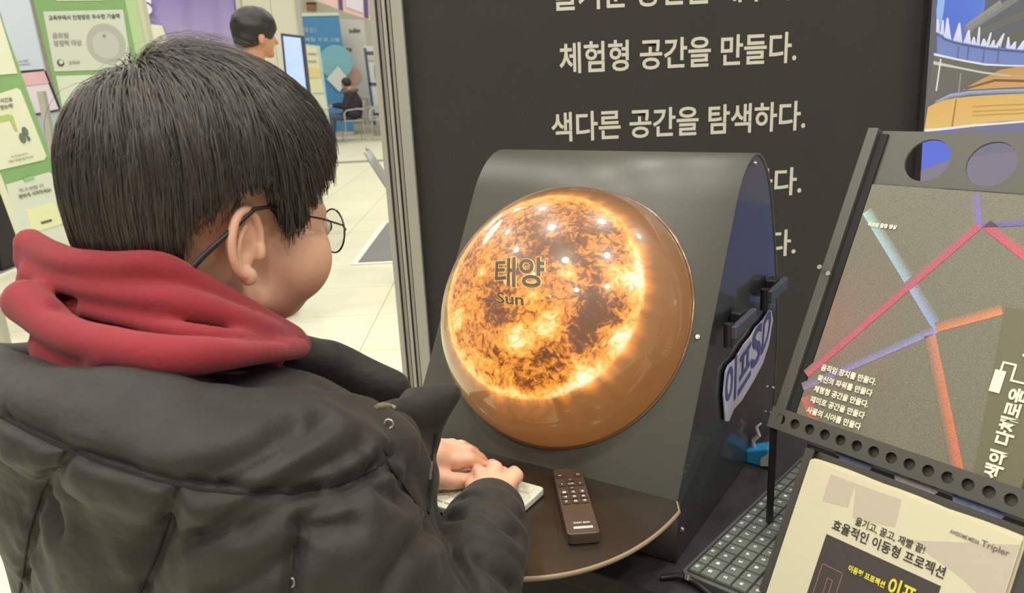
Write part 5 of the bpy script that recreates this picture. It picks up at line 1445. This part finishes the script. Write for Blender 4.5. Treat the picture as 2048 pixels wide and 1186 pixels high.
# ================================================================== people in the background
def bgmesh(name, f, m, parent):
    v, q = f.mesh(); v = relax(v, q, 1, .4); return fmesh(name, v, outward(v, q), m, parent)
SK2 = mat('skin_far', srgb(206, 148, 118), .5); HR2 = mat('hair_far', srgb(34, 32, 30), .5, noise=.3, nscale=90, bump=.4, bscale=240)
# standing man about four metres away
mh = at(512, 64, 4.15); mth_ = radians(52); mF = V(sin(mth_), cos(mth_), -.05); mF = nrm(mF); mR = nrm(V(cos(mth_), -sin(mth_), 0)); mU = np.cross(mR, mF); MA = np.array([mR, mF, mU])
ML = lambda x, y, z: mh + mR * x + mF * y + mU * z
man = empty('person', (mh[0], mh[1], 0), 'standing man with short black hair in a dark suit, seen from behind', 'person')
f = Field(mh + V(-.32, -.32, -.62), mh + V(.32, .32, .2), .006)
f.ell(ML(0, -.01, .01), MA, (.078, .098, .095), 0); f.ell(ML(0, .03, -.05), MA, (.058, .062, .075), .02); f.cone(ML(0, .088, -.02), ML(0, .108, -.05), .008, .011, .01); f.ell(ML(0, .07, -.11), MA, (.02, .02, .018), .02)
f.cone(ML(0, -.02, -.05), ML(0, -.04, -.19), .056, .062, .02)
for s in (-1, 1): f.ell(ML(s * .082, -.006, -.035), MA, (.008, .019, .031), .006)
f.cone(ML(-.11, -.05, -.27), ML(.11, -.05, -.27), .045, .045, .03)
# hands and wrists hang beside the trousers
v1, q1 = f.mesh(); q1 = outward(v1, q1)
mz = mh[2]
def MB(x, y, z): return V(mh[0], mh[1], 0) + mR * x + V(mF[0], mF[1], 0) * y + kZ * z
f = Field(MB(0, 0, .55) + V(-.42, -.42, -.02), MB(0, 0, .55) + V(.42, .42, .95), .009)
for s in (-1, 1):
    f.chain([MB(s * .12, -.05, mz - .30), MB(s * .20, -.05, mz - .34), MB(s * .25, -.06, 1.08), MB(s * .25, .02, .86)], [.035, .035, .034, .027], .02)
    f.ell(MB(s * .25, .03, .80), np.array([mR, nrm(V(mF[0], mF[1], 0)), kZ]), (.018, .035, .045), .01)
    for k in range(4): f.chain([MB(s * .25, .005 + .018 * k, .77), MB(s * .245, .01 + .018 * k, .72), MB(s * .238, .012 + .018 * k, .69)], [.010, .009, .007], .004)
    f.chain([MB(s * .25, .055, .80), MB(s * .245, .075, .75)], [.011, .009], .006)
f.cone(MB(0, -.05, mz - .32), MB(0, -.03, 1.0), .08, .10, .03)
v2, q2 = f.mesh(); q2 = outward(v2, q2)
fmesh('body', np.concatenate([v1, v2]), np.concatenate([q1, q2 + len(v1)]), SK2, man)
f = Field(mh + V(-.2, -.2, -.12), mh + V(.2, .2, .16), .004)
f.ell(ML(0, -.012, .024), MA, (.098, .118, .106), 0); f.ell(ML(0, -.05, -.045), MA, (.078, .065, .055), .03); f.ell(ML(0, .135, -.06), MA, (.12, .08, .075), .01, 'sub')
for s in (-1, 1): f.ell(ML(s * .095, .02, -.062), MA, (.04, .062, .045), .01, 'sub')
f.ell(ML(0, -.03, -.135), MA, (.12, .10, .06), .02, 'sub')
v, q = f.mesh(); q = outward(v, q); v = v + vnormals(v, q) * (.003 * wob(v, 60, 2))[:, None]; fmesh('hair', v, q, HR2, man)
f = Field(MB(0, 0, .7) + V(-.42, -.42, -.0), MB(0, 0, .7) + V(.42, .42, .95), .009)
f.cone(MB(-.12, -.05, mz - .27), MB(.12, -.05, mz - .27), .085, .085, .04); f.cone(MB(0, -.05, mz - .20), MB(0, -.05, mz - .28), .07, .10, .04); f.ell(MB(0, -.04, 1.15), np.array([mR, nrm(V(mF[0], mF[1], 0)), kZ]), (.19, .13, .26), .05); f.ell(MB(0, -.02, .92), np.array([mR, nrm(V(mF[0], mF[1], 0)), kZ]), (.18, .13, .14), .05)
for s in (-1, 1): f.chain([MB(s * .16, -.05, mz - .29), MB(s * .215, -.05, mz - .36), MB(s * .25, -.06, 1.08), MB(s * .25, .015, .88)], [.08, .068, .055, .045], .03)
bgmesh('suit_jacket', f, mat('dark_suit', srgb(44, 44, 50), .8), man)
f = Field(ML(0, -.04, -.17) + V(-.12, -.12, -.07), ML(0, -.04, -.17) + V(.12, .12, .08), .004)
f.chain([ML(.0 + .066 * cos(t), -.035 + .066 * sin(t), -.155) for t in np.linspace(0, 2 * pi, 20)], .012, .006); bgmesh('shirt_collar', f, mat('white_shirt', srgb(226, 224, 220), .7), man)
f = Field(MB(0, 0, .4) + V(-.3, -.3, -.4), MB(0, 0, .4) + V(.3, .3, .55), .010)
for s in (-1, 1): f.chain([MB(s * .08, -.02, .85), MB(s * .06 - .13, -.03, .48), MB(s * .06 - .25, -.06, .09)], [.10, .075, .065], .03)
bgmesh('trousers', f, mat('dark_suit_trousers', srgb(40, 40, 46), .8), man)
for s in (-1, 1):
    f = Field(MB(s * .06 - .25, -.02, .05) + V(-.2, -.2, -.06), MB(s * .06 - .25, -.02, .05) + V(.2, .2, .08), .007)
    f.ell(MB(s * .06 - .25, 0.0, .035), np.array([mR, nrm(V(mF[0], mF[1], 0)), kZ]), (.045, .13, .034), 0); f.ell(MB(s * .06 - .25, -.07, .06), np.array([mR, nrm(V(mF[0], mF[1], 0)), kZ]), (.045, .06, .05), .02)
    bgmesh('shoe', f, mat('black_shoe', srgb(26, 24, 24), .3), man)

# seated visitor far off
sp0 = V(p16[0] + .05, p16[1] + .1, 0); st_ = empty('person', sp0, 'seated visitor in a black coat and jeans at the far white table', 'person')
W2 = lambda x, y, z: sp0 + V(x, y, z)      # faces -x
f = Field(W2(-.75, -.35, 0), W2(.35, .35, 1.4), .012)
f.ell(W2(-.06, 0, 1.20), np.eye(3), (.09, .075, .105), 0); f.cone(W2(-.02, 0, 1.15), W2(.03, 0, 1.0), .05, .06, .02); f.cone(W2(.03, -.10, .96), W2(.03, .10, .96), .06, .06, .03); f.cone(W2(.03, 0, .95), W2(.02, 0, .55), .10, .12, .04)
for s in (-1, 1):
    f.chain([W2(.03, s * .18, .94), W2(-.08, s * .22, .72), W2(-.34, s * .14, .76)], [.045, .038, .026], .02); f.ell(W2(-.40, s * .13, .765), np.eye(3), (.05, .035, .016), .01)
    f.chain([W2(.0, s * .09, .52), W2(-.42, s * .10, .52), W2(-.45, s * .10, .08)], [.07, .055, .04], .02)
f.cone(W2(-.135, 0, 1.20), W2(-.155, 0, 1.18), .012, .010, .01)
bgmesh('body', f, SK2, st_)
f = Field(W2(-.2, -.15, 1.08), W2(.12, .15, 1.36), .008); f.ell(W2(-.045, 0, 1.225), np.eye(3), (.105, .092, .108), 0); f.ell(W2(-.16, 0, 1.16), np.eye(3), (.08, .09, .075), .02, 'sub'); f.ell(W2(-.03, 0, 1.09), np.eye(3), (.12, .12, .05), .01, 'sub'); bgmesh('hair', f, HR2, st_)
f = Field(W2(-.45, -.4, .42), W2(.36, .4, 1.18), .011)
f.ell(W2(.04, 0, .78), np.eye(3), (.20, .25, .28), 0); f.ell(W2(.03, 0, .58), np.eye(3), (.22, .24, .12), .04); f.cone(W2(.04, -.14, .97), W2(.04, .14, .97), .09, .09, .04)
for s in (-1, 1): f.chain([W2(.04, s * .19, .95), W2(-.07, s * .25, .74), W2(-.31, s * .15, .77)], [.085, .07, .05], .03)
bgmesh('coat', f, mat('black_coat', srgb(44, 44, 50), .8), st_)
f = Field(W2(-.2, -.25, .9), W2(.25, .25, 1.18), .010)
f.chain([W2(.03 + .13 * cos(t), .15 * sin(t), 1.04 + .02 * cos(t)) for t in np.linspace(0, 2 * pi, 18)], .04, .02); bgmesh('fur_collar', f, mat('brown_fur', srgb(112, 84, 62), .9, noise=.3, nscale=60), st_)
f = Field(W2(-.62, -.25, .02), W2(.15, .25, .65), .012)
for s in (-1, 1): f.chain([W2(.0, s * .09, .53), W2(-.42, s * .10, .53), W2(-.46, s * .10, .10)], [.085, .07, .055], .02)
bgmesh('jeans', f, mat('blue_jeans', srgb(88, 102, 130), .8), st_)
for s in (-1, 1):
    f = Field(W2(-.72, s * .10 - .1, -.01), W2(-.35, s * .10 + .1, .15), .009); f.ell(W2(-.51, s * .10, .045), np.eye(3), (.13, .045, .045), 0); bgmesh('shoe', f, mat('black_shoe', srgb(26, 24, 24), .3), st_)
